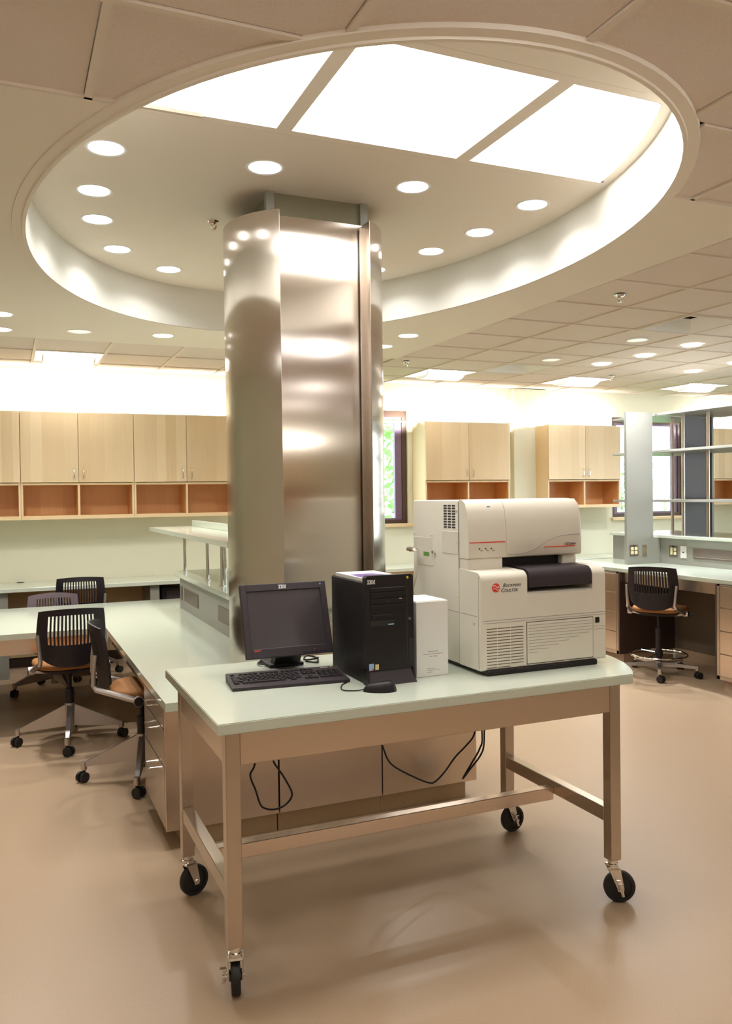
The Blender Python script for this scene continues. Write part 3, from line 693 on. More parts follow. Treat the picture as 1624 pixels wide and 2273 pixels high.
part('left_hood', hd, 'beige', sq, True, ang=50)
rh = MB(); cs = [(1.919, 1.0), (2.24, 1.0), (2.27, .985), (2.29, .94), (2.303, .86), (2.310, .74)]; nn = len(hp); vs = []
for x, k in cs:
    for (y, z) in hp: vs.append((x, 3.05-(3.05-(y-.002))*(.5+.5*k), 1.395+(z-1.395)*(.90+.10*k) if z > 1.5 else z))
fs = [(i*nn+j, i*nn+j+1, (i+1)*nn+j+1, (i+1)*nn+j) for i in range(len(cs)-1) for j in range(nn-1)]+[tuple(range(nn)), tuple((len(cs)-1)*nn+j for j in range(nn-1, -1, -1))]
fs += [((i+1)*nn, (i+1)*nn+nn-1, i*nn+nn-1, i*nn) for i in range(len(cs)-1)]
rh.add(vs, fs)
part('right_hood', rh, 'beige', sq, True, ang=50)
part('pedestal', MB().box(1.739, 1.908, 2.985, 3.05, 1.345, 1.396, .003), 'beige', sq, True)
part('pedestal', MB().box(2.215, 2.28, 2.990, 3.05, 1.345, 1.396, .003), 'beige', sq, True)
# side: louvres, access panels, fittings
lv = MB()
for r in range(9):
    for c in range(3):
        y = 3.090+c*.036; z = 1.522+r*.0115; lv.box(1.7335, 1.7355, y-.013, y+.013, z-.003, z+.003)
part('side_louvres', lv, 'dark', sq, True, smooth=False)
part('access_panel', MB().box(1.7325, 1.736, 3.052, 3.19, 1.41, 1.505, .001), 'beige2', sq, True)
part('access_panel', MB().box(1.7330, 1.736, 3.285, 3.465, 1.345, 1.470, .001), 'beige2', sq, True)
sm = MB().box(1.7345, 1.736, 3.052, 3.47, 1.166, 1.1685).box(1.7345, 1.736, 3.049, 3.052, .955, 1.63).box(1.7345, 1.7365, 2.905, 3.045, 1.166, 1.1685)
part('panel_seams', sm, 'grey', sq, True, smooth=False)
part('front_seam', MB().box(1.7342, 1.736, 2.893, 2.8955, .955, 1.33), 'grey', sq, True, smooth=False)
sc = MB()
for y, z in ((3.065, 1.595), (3.065, 1.46), (3.062, 1.235), (3.46, 1.485), (3.29, 1.483), (3.285, 1.352), (2.93, 1.14)): sc.cyl((1.731, y, z), (1.736, y, z), .005, 10)
part('cover_screws', sc, 'beige', sq, True)
vb = MB().cyl((1.70, 3.44, 1.412), (1.736, 3.44, 1.412), .012, 12).tube([(1.70, 3.46, 1.412), (1.70, 3.40, 1.412)], .009, 8)
part('gas_fitting', vb, 'chrome', sq, True)
part('hose', MB().tube([(1.702, 3.40, 1.412), (1.698, 3.375, 1.405), (1.695, 3.37, 1.375), (1.693, 3.37, 1.30), (1.69, 3.39, 1.25), (1.688, 3.43, 1.215)], .0085, 8), 'hose', sq, True)
part('port', MB().cyl((1.722, 3.262, 1.408), (1.736, 3.262, 1.408), .007, 10), 'chrome', sq, True)
part('data_port', MB().box(1.7315, 1.736, 3.312, 3.365, 1.388, 1.405), 'lawn', sq, True)
# front: grille, door, switch, print
gr = MB()
for r in range(14):
    z = 1.118-r*.0121
    for a, b in ((1.760, 1.808), (1.812, 1.870), (1.874, 1.934)):
        if r > 12 and a > 1.85: continue
        gr.box(a, b, F-.0006, F+.004, z-.0016, z+.0016)
part('front_grille', gr, 'plate', sq, True, smooth=False)
dr = part('front_door', MB().box(1.952, 2.283, F-.004, F+.003, .962, 1.131, .002), 'beige', sq, True)
rb = MB()
for i in range(10):
    z = 1.120-i*.0125; xr = 2.277 if i < 4 else 2.262-(i-4)*.052; rb.box(1.956, xr, F-.0046, F-.0036, z-.001, z+.001)
part('door_ribs', rb, 'grey', dr, True, smooth=False)
part('door_gap', MB().box(1.949, 2.286, F-.0004, F+.002, .959, 1.134), 'knee', sq, True, smooth=False)
gv = MB().box(1.745, 2.35, F-.0006, F+.002, 1.150, 1.1525).box(1.745, 2.35, F-.0006, F+.002, 1.140, 1.142).box(2.29, 2.35, F-.0006, F+.002, 1.090, 1.092).box(2.29, 2.35, F-.0006, F+.002, 1.078, 1.080)
part('front_grooves', gv, 'grey', sq, True, smooth=False)
part('switch_plate', MB().box(2.295, 2.330, F-.001, F+.003, 1.102, 1.134), 'beige2', sq, True, smooth=False)
part('power_switch', MB().box(2.297, 2.318, F-.005, F+.003, 1.106, 1.130, .002), 'black', sq, True)
lg = part('logo', MB().cyl((1.805, F-.0012, 1.283), (1.805, F+.002, 1.283), .0185, 28), 'red', sq, True)
sw = MB()
for dz in (.0055, -.0055):
    pts = [(1.790+.030*k/12, F-.0016, 1.283+dz+.0045*math.sin(2*PI*k/12)*(1 if dz > 0 else 1)) for k in range(13)]; sw.tube(pts, .0014, 5)
part('logo_wave', sw, 'paper', lg, True)
text('lettering', 'B', .0215, 'ink', sq, (1.838, F-.0008, 1.284), FRONT, shear=.2)
text('lettering', 'ECKMAN', .0172, 'ink', sq, (1.852, F-.0008, 1.284), FRONT, shear=.2)
text('lettering', 'C', .0215, 'ink', sq, (1.828, F-.0008, 1.264), FRONT, shear=.2)
text('lettering', 'OULTER', .0172, 'ink', sq, (1.843, F-.0008, 1.264), FRONT, shear=.2)
H = 2.9715
part('red_stripe', MB().box(1.742, 1.914, H-.0006, H+.004, 1.4595, 1.4635), 'red', sq, True, smooth=False)
part('red_stripe', MB().box(2.108, 2.268, H-.0025, H+.004, 1.430, 1.4335), 'red', sq, True, smooth=False)
text('lettering', 'CEQ', .0165, 'ink', sq, (2.213, H-.003, 1.437), FRONT); text('lettering', '8000', .0125, 'ink', sq, (2.246, H-.003, 1.4375), FRONT)
im = MB()
for x in (1.789, 1.818, 1.846): im.cyl((x, H-.0008, 1.435), (x, H+.003, 1.435), .0032, 10).box(x+.006, x+.014, H-.0006, H+.002, 1.426, 1.428)
part('indicator_lamps', im, 'ink', sq, True)
cv = [(1.924, 1.406), (1.97, 1.407), (2.01, 1.411), (2.045, 1.421), (2.085, 1.439), (2.125, 1.459), (2.155, 1.470), (2.19, 1.478), (2.24, 1.482), (2.292, 1.483)]
part('hood_curve', MB().tube([(x, H-.0015, z) for x, z in cv], .0016, 5), 'grey', sq, True)
part('hood_badge', MB().box(1.838, 1.852, 2.991, 2.995, 1.606, 1.611), 'blue', sq, True, smooth=False)

# ---------------------------------------------------------------- IBM-style striped lettering
def stripes(parent, x, y, z, w, h, m='silver', tilt=None):
    """IBM in eight bars on a plane facing -y; (x, z) lower left"""
    I = [[(0, 1)]]*2+[[(.28, .72)]]*4+[[(0, 1)]]*2
    B = [[(0, .85)], [(0, 1)], [(.16, .42), (.68, 1)], [(.16, .88)], [(.16, .88)], [(.16, .42), (.68, 1)], [(0, 1)], [(0, .85)]]
    Mm = [[(0, .34), (.66, 1)], [(0, .38), (.62, 1)], [(.12, .42), (.58, .88)], [(.12, .46), (.54, .88)], [(.12, .30), (.34, .66), (.70, .88)], [(.12, .30), (.38, .62), (.70, .88)], [(0, .30), (.42, .58), (.70, 1)], [(0, .30), (.46, .54), (.70, 1)]]
    mb = MB(); bh = h/8; sp_ = [(0, .26), (.30, .60), (.64, 1.0)]
    for (a, b), L in zip(sp_, (I, B, Mm)):
        for r, spans in enumerate(L):
            for p, q in spans:
                mb.box(x+w*(a+(b-a)*p), x+w*(a+(b-a)*q), y-.0008, y+.0004, z+h-(r+.82)*bh, z+h-r*bh)
    if tilt: mb.v = [tilt(v) for v in mb.v]
    return part('lettering', mb, m, parent, True, smooth=False)

# ---------------------------------------------------------------- computer tower
tw = thing('computer_tower', 'black tower computer standing between the monitor and the white box', 'computer', (1.36, 3.15, TZ))
FT = 2.93
part('case', MB().box(1.263, 1.456, FT+.02, 3.31, TZ, 1.325, .004), 'blackm', tw, True)
part('bezel', MB().prism([(1.257, .985), (1.461, .985), (1.461, 1.345), (1.452, 1.353), (1.266, 1.353), (1.257, 1.345)], FT, FT+.03, 'y'), 'black', tw, True)
part('skirt', MB().add([(1.259, FT-.022, TZ), (1.463, FT-.022, TZ), (1.461, FT+.028, TZ), (1.259, FT+.028, TZ), (1.272, FT+.004, .985), (1.448, FT+.004, .985), (1.448, FT+.028, .985), (1.272, FT+.028, .985)], [(0, 1, 5, 4), (1, 2, 6, 5), (3, 0, 4, 7), (4, 5, 6, 7), (0, 3, 2, 1), (2, 3, 7, 6)]), 'char', tw, True, smooth=False)
for sg, x in ((1, 1.257), (-1, 1.461)): part('side_fin', MB().prism([(FT+.03, .93), (FT-.018, .93), (FT-.004, .99), (FT+.03, .99)], x, x+sg*.008, 'x'), 'black', tw, True, smooth=False)
for z0, z1 in ((1.290, 1.306), (1.265, 1.287), (1.243, 1.262), (1.219, 1.240)):
    b = part('drive_bay', MB().box(1.277, 1.424, FT-.004, FT+.004, z0, z1, .0015), 'black', tw, True)
part('disc_logo', MB().cyl((1.347, FT-.0048, 1.251), (1.347, FT-.003, 1.251), .005, 14), 'char', tw, True)
part('drive_button', MB().box(1.398, 1.408, FT-.0055, FT-.003, 1.259, 1.2615), 'silver', tw, True).scale = (1, 1, 1)
fd = part('floppy_drive', MB().box(1.282, 1.374, FT-.004, FT+.004, 1.185, 1.200, .001), 'black', tw, True)
part('floppy_slot', MB().box(1.275, 1.378, FT-.001, FT+.003, 1.158, 1.178), 'dark', tw, True)
part('eject_button', MB().box(1.350, 1.374, FT-.005, FT, 1.160, 1.164), 'blue', tw, True)
part('power_button', MB().cyl((1.443, FT-.004, 1.178), (1.443, FT+.002, 1.178), .006, 14), 'plate', tw, True)
part('side_groove', MB().box(1.428, 1.434, FT-.001, FT+.003, 1.0, 1.34), 'dark', tw, True)
part('vent_recess', MB().box(1.440, 1.456, FT-.001, FT+.003, 1.0, 1.10), 'dark', tw, True)
part('processor_sticker', MB().box(1.268, 1.288, FT-.001, FT+.002, .988, 1.014), 'blue', tw, True).data.materials.append(M_['red'])
part('sticker_dot', MB().box(1.281, 1.288, FT-.0014, FT+.002, .988, .995), 'red', tw, True)
part('license_sticker', MB().box(1.294, 1.309, FT-.001, FT+.002, .989, 1.010), 'gold', tw, True)
part('round_sticker', MB().cyl((1.435, FT-.001, 1.340), (1.435, FT+.002, 1.340), .0052, 14), 'yellow', tw, True)
stripes(tw, 1.264, FT, 1.3205, .033, .0165)
bk = thing('booklet', 'glossy booklet with purple and orange picture on top of the tower', 'booklet', (1.36, 3.14, 1.325))
part('pages', MB().box(1.275, 1.452, 2.962, 3.29, 1.325, 1.337), 'paper', bk, True, smooth=False)
cvr = part('cover', MB().box(1.275, 1.452, 2.962, 3.29, 1.337, 1.338), 'paper', bk, True, smooth=False)
part('cover_picture', MB().add([(1.28+.001*k, 2.967+.33*k/10*.62, 1.3384) for k in range(11)]+[(1.446-.012*abs(5-k), 2.967+.33*k/10*.62, 1.3384) for k in range(11)], [(k, 11+k, 12+k, k+1) for k in range(10)]), 'purple', cvr, True, smooth=False)
part('cover_flare', MB().disc((1.37, 3.02, 1.3388), .028, 20, .018).disc((1.33, 3.06, 1.3388), .018, 16, .010), 'orange', cvr, True, smooth=False)

# white carton
wbx = thing('carton', 'plain white carton standing between the black tower and the analyser', 'box', (1.563, 3.07, TZ))
part('carton_body', MB().box(1.492, 1.636, 2.97, 3.17, TZ, 1.234, .002), 'paper', wbx, True)
part('top_flap', MB().box(1.494, 1.634, 2.972, 3.168, 1.234, 1.2355), 'paper', wbx, True, smooth=False)
pr = MB()
for a, b, z in ((1.545, 1.590, 1.030), (1.523, 1.612, 1.020), (1.552, 1.575, 1.010)):
    x = a
    while x < b: w_ = random.uniform(.004, .010); pr.box(x, min(b, x+w_), 2.9692, 2.9705, z, z+.0028); x += w_+.003
for a, b, z in ((1.540, 1.572, .962), (1.540, 1.595, .955), (1.540, 1.562, .947)):
    x = a
    while x < b: w_ = random.uniform(.004, .009); pr.box(x, min(b, x+w_), 2.9692, 2.9705, z, z+.002); x += w_+.003
part('small_print', pr, 'grey', wbx, True, smooth=False)
part('red_mark', MB().box(1.577, 1.584, 2.969, 2.9705, 1.0095, 1.013), 'red', wbx, True, smooth=False)

# ---------------------------------------------------------------- monitor
mn = thing('monitor', 'black flat panel monitor tilted back in front of the column', 'monitor', (1.09, 3.38, TZ))
zb, zt_, yb_, yt_ = 1.010, 1.300, 3.25, 3.345; tl = math.atan2(yt_-yb_, zt_-zb); Hm = math.hypot(yt_-yb_, zt_-zb)
def TM(v):                                               # local: x, depth (into the screen), height
    x, d, h = v; return (x, yb_+h*math.sin(tl)+d*math.cos(tl), zb+h*math.cos(tl)-d*math.sin(tl))
def mpart(name, mb, m, par=mn, **k): mb.v = [TM(v) for v in mb.v]; return part(name, mb, m, par, True, **k)
xl, xr_ = .873, 1.246
bz = MB(); bx, bt, bb = .026, .030, .038
bz.box(xl, xl+bx, 0, .022, 0, Hm, .002).box(xr_-bx, xr_, 0, .022, 0, Hm, .002).box(xl+bx-.002, xr_-bx+.002, 0, .022, Hm-bt, Hm, .002).box(xl+bx-.002, xr_-bx+.002, 0, .022, 0, bb, .002)
mpart('bezel', bz, 'char')
mpart('screen', MB().box(xl+bx-.001, xr_-bx+.001, .006, .012, bb-.001, Hm-bt+.001), 'screen', smooth=False)
mpart('rear_housing', MB().box(xl+.004, xr_-.004, .012, .030, .004, Hm-.004, .004).box(xl+.06, xr_-.06, .030, .058, .04, Hm-.05, .01), 'black')
bt_ = MB()
for k in range(6): bt_.box(1.112+k*.0185, 1.122+k*.0185, -.002, .002, .008, .013, .001)
mpart('button', bt_, 'black')
mpart('power_mark', MB().box(1.162, 1.166, -.0006, .001, .020, .023), 'red')
mpart('red_badge', MB().box(.908, .934, -.0006, .001, .029, .0325), 'red')
mpart('status_sticker', MB().cyl((1.222, -.0008, Hm-.012), (1.222, .001, Hm-.012), .003, 10), 'blue')
stripes(mn, 1.037, 0, Hm-.0235, .033, .0165, tilt=lambda v: TM((v[0], v[1], v[2])))
st_ = MB().prism([(3.30, 1.10), (3.36, 1.10), (3.46, .95), (3.47, TZ+.002), (3.42, TZ+.002), (3.405, .955)], 1.035, 1.150, 'x')
part('stand_neck', st_, 'black', mn, True)
part('stand_base', MB().box(1.015, 1.17, 3.41, 3.565, TZ, TZ+.016, .006, 2), 'black', mn, True)
cb = MB().tube(spl([(1.03, 3.44, TZ+.012), (.995, 3.48, TZ+.01), (1.0, 3.53, TZ+.006), (1.04, 3.57, TZ+.006)]), .0045, 6)
part('cable', cb, 'char', mn, True)
solo('cable', MB().tube(spl([(1.19, 3.45, TZ+.008), (1.23, 3.42, TZ+.006), (1.245, 3.44, TZ+.006), (1.255, 3.49, TZ+.012), (1.225, 3.53, TZ+.016), (1.20, 3.50, TZ+.008), (1.21, 3.46, TZ+.012), (1.25, 3.46, TZ+.016), (1.262, 3.49, TZ+.012)]), .004, 6), 'black', 'black video cable coiled behind the monitor beside the tower', 'cable')

# ---------------------------------------------------------------- keyboard, mouse
kb = thing('keyboard', 'black full-size keyboard lying in front of the monitor', 'keyboard', (.768, 3.068, TZ), -.10)
KW, KD = .460, .190
kp = [(0, 0), (0, .012), (.045, .015), (KD, .030), (KD, .012), (KD-.01, 0)]
part('keyboard_case', MB().prism(kp, 0, KW, 'x'), 'char', kb)
def ktop(d): return .015+(d-.045)*(.015/(KD-.045))
keyme = {}
def key(x, d, w, h=.0165):
    kk = (round(w, 4), round(h, 4))
    if kk not in keyme:
        b = MB(); g = .0012; i = .002
        b.add([(g, g, 0), (w-g, g, 0), (w-g, h-g, 0), (g, h-g, 0), (g+i, g+i*.7, .0065), (w-g-i, g+i*.7, .0065), (w-g-i, h-g-i*1.2, .0065), (g+i, h-g-i*1.2, .0065)], [(0, 1, 5, 4), (1, 2, 6, 5), (2, 3, 7, 6), (3, 0, 4, 7), (4, 5, 6, 7)])
        keyme[kk] = b.mesh('key', M_['key'], False)
    o = bpy.data.objects.new('key', keyme[kk]); COL.objects.link(o); o.parent = kb; o.location = (x, d, ktop(d)-.0005); o.rotation_euler = (math.atan(.015/(KD-.045)), 0, 0)
u = .0190; kx = .012; rows = [.048, .0665, .085, .1035, .122]
def row(d, ws, x=kx):
    for w in ws:
        if w > 0: key(x, d, w*u)
        x += abs(w)*u
row(rows[0], [1.25, -.5, 1.25, 6.5, 1.25, -1, 1.25]); row(rows[1], [2.25]+[1]*10+[2.0]); row(rows[2], [1.75]+[1]*11+[1.5]); row(rows[3], [1.5]+[1]*12+[.75]); row(rows[4], [1]*13+[1.25])
row(.150, [1, -.8]+[1]*4+[-.4]+[1]*4+[-.4]+[1]*4)
nx = kx+14.7*u
row(rows[0], [1, 1, 1], nx); row(rows[1], [-1, 1], nx); row(rows[3], [1]*3, nx); row(rows[4], [1]*3, nx); row(.150, [1]*3, nx)
mx_ = nx+3.35*u; avail = (KW-.012-mx_)/4
for d, ws in ((rows[0], [2, 1, 1]), (rows[1], [1]*4), (rows[2], [1]*4), (rows[3], [1]*4), (rows[4], [1]*4)):
    x = mx_
    for w in ws: key(x, d, w*avail); x += w*avail
part('sticker', MB().lathe([(0, .0012), (.004, .0012), (.004, 0)], (KW-.03, .175, .0285), 12), 'yellow', kb)
part('badge', MB().box(KW-.075, KW-.045, .172, .178, .0285, .0295), 'silver', kb)
ms = thing('mouse', 'black wired mouse in front of the tower', 'mouse', (1.268, 2.832, TZ), 1.16)
mb = MB(); nu, nv = 20, 8
for j in range(nv+1):
    for i in range(nu):
        a = 2*PI*i/nu; k = j/nv; r = math.cos(PI/2*k)**.55 if k < 1 else 0
        xx = math.sin(a)*.033*r*(1-.08*math.cos(a)); yy_ = math.cos(a)*.063*r
        mb.v.append((xx, yy_, .037*math.sin(PI/2*k)*(1-.25*(yy_/.063))))
mb.f = [(j*nu+i, j*nu+(i+1) % nu, (j+1)*nu+(i+1) % nu, (j+1)*nu+i) for j in range(nv) for i in range(nu)]+[tuple(range(nu-1, -1, -1))]
part('shell', mb, 'black', ms, ang=70)
part('scroll_wheel', MB().cyl((-.003, .030, .024), (.003, .030, .024), .008, 12), 'char', ms)
part('cord', MB().tube(spl([(1.212, 2.858, TZ+.007), (1.19, 2.868, TZ+.003), (1.155, 2.885, TZ+.003), (1.147, 2.915, TZ+.003), (1.175, 2.98, TZ+.003), (1.215, 3.02, TZ+.003)]), .0022, 6), 'black', None, True)
cord = bpy.context.scene.objects[-1] if False else [o for o in COL.objects if o.name == 'cord'][0]
cord.parent = ms; cord.matrix_parent_inverse = Matrix.LocRotScale(ms.location, ms.rotation_euler, None).inverted()

# power leads hanging below the table
solo('power_cord', MB().tube(spl([(.93, 3.30, .8918), (.915, 3.30, .66), (.912, 3.30, .567), (.893, 3.30, .525), (.915, 3.30, .46), (.929, 3.30, .411), (.945, 3.30, .385), (.985, 3.30, .370), (1.03, 3.30, .376), (1.062, 3.30, .40), (1.069, 3.30, .43), (1.04, 3.30, .49), (1.017, 3.30, .528), (.99, 3.30, .575), (.97, 3.30, .66), (.96, 3.30, .8918)]), .0042, 6), 'black', 'black power lead looping below the left half of the table', 'cable')
solo('power_cord', MB().tube(spl([(1.51, 3.46, .8918), (1.52, 3.42, .60), (1.535, 3.40, .526), (1.56, 3.40, .465), (1.60, 3.40, .425), (1.69, 3.40, .370), (1.765, 3.40, .333), (1.80, 3.40, .336), (1.85, 3.40, .375), (1.904, 3.40, .434), (1.96, 3.40, .477), (2.007, 3.40, .527), (2.02, 3.42, .60), (2.03, 3.46, .8918)]), .0042, 6), 'black', 'long black lead sagging below the right half of the table', 'cable')
solo('power_cord', MB().tube(spl([(2.07, 3.46, .8918), (2.07, 3.41, .60), (2.062, 3.40, .531), (2.058, 3.40, .46), (2.035, 3.40, .416), (1.99, 3.40, .372), (1.948, 3.40, .330), (1.952, 3.405, .334), (1.998, 3.405, .395), (2.04, 3.405, .455), (2.056, 3.41, .53), (2.055, 3.46, .8918)]), .0042, 6), 'black', 'short doubled black lead hanging beside the rear right table leg', 'cable')
#NEXT2

# ---------------------------------------------------------------- lab bench on the right with reagent shelving
BZ = .925
lb_ = thing('lab_bench', 'pale green standing-height bench top on the right beneath the shelving', 'counter', (6.5, 5.2, 0))
part('slab', MB().box(5.42, 7.75, 2.6, 7.40, BZ-.04, BZ, .004), 'solid', lb_, True)
part('knee_apron', MB().box(5.44, 5.458, 5.225, 6.40, .790, BZ-.04), 'steel_h', lb_, True, smooth=False)
part('knee_back', MB().box(6.10, 6.12, 5.21, 6.40, .10, BZ-.04), 'kneeg', lb_, True, smooth=False)
part('knee_toe', MB().box(6.10, 6.12, 5.21, 6.40, 0, .10), 'floor', lb_, True, smooth=False)
part('back_support', MB().box(6.9, 7.65, 2.7, 7.30, 0, BZ-.04), 'grey_lam', lb_, True, smooth=False)
def bench_unit(y0, y1, zs, label, side):
    t = thing('drawer_unit', label, 'cabinet', (5.75, (y0+y1)/2, 0), 0, 'steel drawer units under the right bench')
    part('body', MB().box(5.418, 6.09, y0, y1, .10, BZ-.041), 'steel', t, True, smooth=False)
    part('side_panel', MB().box(5.40, 6.09, side-.009, side+.009, .095, BZ-.041), 'knee', t, True, smooth=False)
    part('face_frame', MB().box(5.40, 5.419, y0, y0+.028, .095, BZ-.041).box(5.40, 5.419, y1-.028, y1, .095, BZ-.041).box(5.40, 5.419, y0, y1, .095, .125).box(5.40, 5.419, y0, y1, .872, BZ-.041), 'steel', t, True, smooth=False)
    part('toe_kick', MB().box(5.47, 6.09, y0+.01, y1-.01, 0, .10), 'floor', t, True, smooth=False)
    for a, b in zip(zs, zs[1:]):
        d = part('drawer', MB().box(5.398, 5.419, y0+.032, y1-.032, a+.004, b-.002, .002), 'steel_h', t, True)
        hz = b-.05; m = (y0+y1)/2+.06
        wire_pull(d, [(5.40, m-.055, hz), (5.366, m-.055, hz), (5.36, m-.05, hz), (5.36, m+.05, hz), (5.366, m+.055, hz), (5.40, m+.055, hz)])
bench_unit(6.41, 7.36, (.122, .306, .505, .689, .868), 'steel four-drawer unit beyond the stool under the right bench', 6.401)
bench_unit(4.20, 5.195, (.122, .309, .499, .690, .868), 'steel four-drawer unit at the right picture edge under the bench', 5.204)
br = thing('bench_riser', 'grey-green service riser with sockets along the right bench', 'riser', (6.55, 5.2, BZ))
part('body', MB().box(6.15, 6.90, 2.6, 7.38, BZ, 1.185), 'grey_lam', br, True, smooth=False)
part('ledge', MB().box(6.11, 6.95, 2.6, 7.39, 1.185, 1.215, .003), 'solid', br, True)
def receptacle(par, plane, c, z, kind):
    """plane 'x': faces -x at x=c[0]; plane 'y': faces -y at y=c[1]"""
    def bx(du0, du1, dz0, dz1, d0, d1, bev=0):
        if plane == 'y': return MB().box(c[0]+du0, c[0]+du1, c[1]-d1, c[1]-d0, z+dz0, z+dz1, bev)
        return MB().box(c[0]-d1, c[0]-d0, c[1]-du1, c[1]-du0, z+dz0, z+dz1, bev)
    if kind == 'blank': return part('blank_plate', bx(-.028, .028, -.058, .058, 0, .004, .001), 'steel', par, True)
    if kind == 'data':
        p = part('data_plate', bx(-.040, .040, -.060, .060, 0, .006, .002), 'paper', par, True); part('jack', bx(-.012, .012, -.008, .004, .005, .0068), 'dark', p, True); return p
    p = part('socket_plate', bx(-.054, .054, -.056, .056, 0, .004, .001), 'plate', par, True)
    for du in (-.024, .024):
        for dz in (-.022, .018):
            if kind == 'mixed' and du < 0: continue
            part('socket', bx(du-.018, du+.018, dz-.017, dz+.015, .003, .007, .004), 'ivory', p, True)
    if kind == 'mixed': part('switch', bx(-.040, -.008, -.038, .035, .003, .007, .003), 'ivory', p, True)
    part('circuit_label', bx(-.016, .016, .040, .052, .003, .0048), 'dark', p, True)
    return p
receptacle(br, 'x', (6.15, 6.47), 1.058, 'mixed'); receptacle(br, 'x', (6.15, 6.333), 1.055, 'data')
vp = part('vent_plate', MB().box(6.144, 6.151, 3.2, 6.206, .996, 1.10), 'plate', br, True, smooth=False)
part('vent_rail', MB().box(6.141, 6.145, 3.21, 6.195, 1.015, 1.019), 'steel', vp, True, smooth=False)
ep = thing('end_panel', 'tall grey-green partition panel standing on the right bench', 'panel', (5.93, 6.667, BZ))
part('panel_sheet', MB().prism([(5.716, BZ), (6.149, BZ), (6.149, 1.184), (6.052, 1.184), (6.052, 2.46), (5.716, 2.46)], 6.65, 6.685, 'y'), 'grey_lam', ep, True, smooth=False)
receptacle(ep, 'y', (5.803, 6.65), 1.068, 'quad'); receptacle(ep, 'y', (5.937, 6.65), 1.060, 'blank')
su = thing('shelf_unit', 'open shelving on steel posts above the right bench riser', 'shelf', (6.5, 5.4, 1.215))
for z0, z1 in ((1.550, 1.574), (2.055, 2.080), (2.432, 2.455)):
    part('shelf_board', MB().box(6.11, 6.95, 2.9, 6.64, z0, z1, .002).box(6.11, 6.95, 6.69, 7.33, z0, z1, .002), 'grey_lam', su, True)
for x, y in ((6.31, 6.50), (6.30, 6.165), (6.40, 6.745), (6.40, 7.25), (6.30, 5.0), (6.30, 3.6)):
    part('post', MB().cyl((x, y, 1.215), (x, y, 2.432), .016, 12), 'steel', su, True)
part('divider_panel', MB().box(6.425, 6.80, 6.625, 6.637, 1.216, 2.43), 'lilac', su, True, smooth=False)
part('divider_edge', MB().box(6.80, 6.825, 6.600, 6.637, 1.216, 2.43), 'grey_lam', su, True, smooth=False)

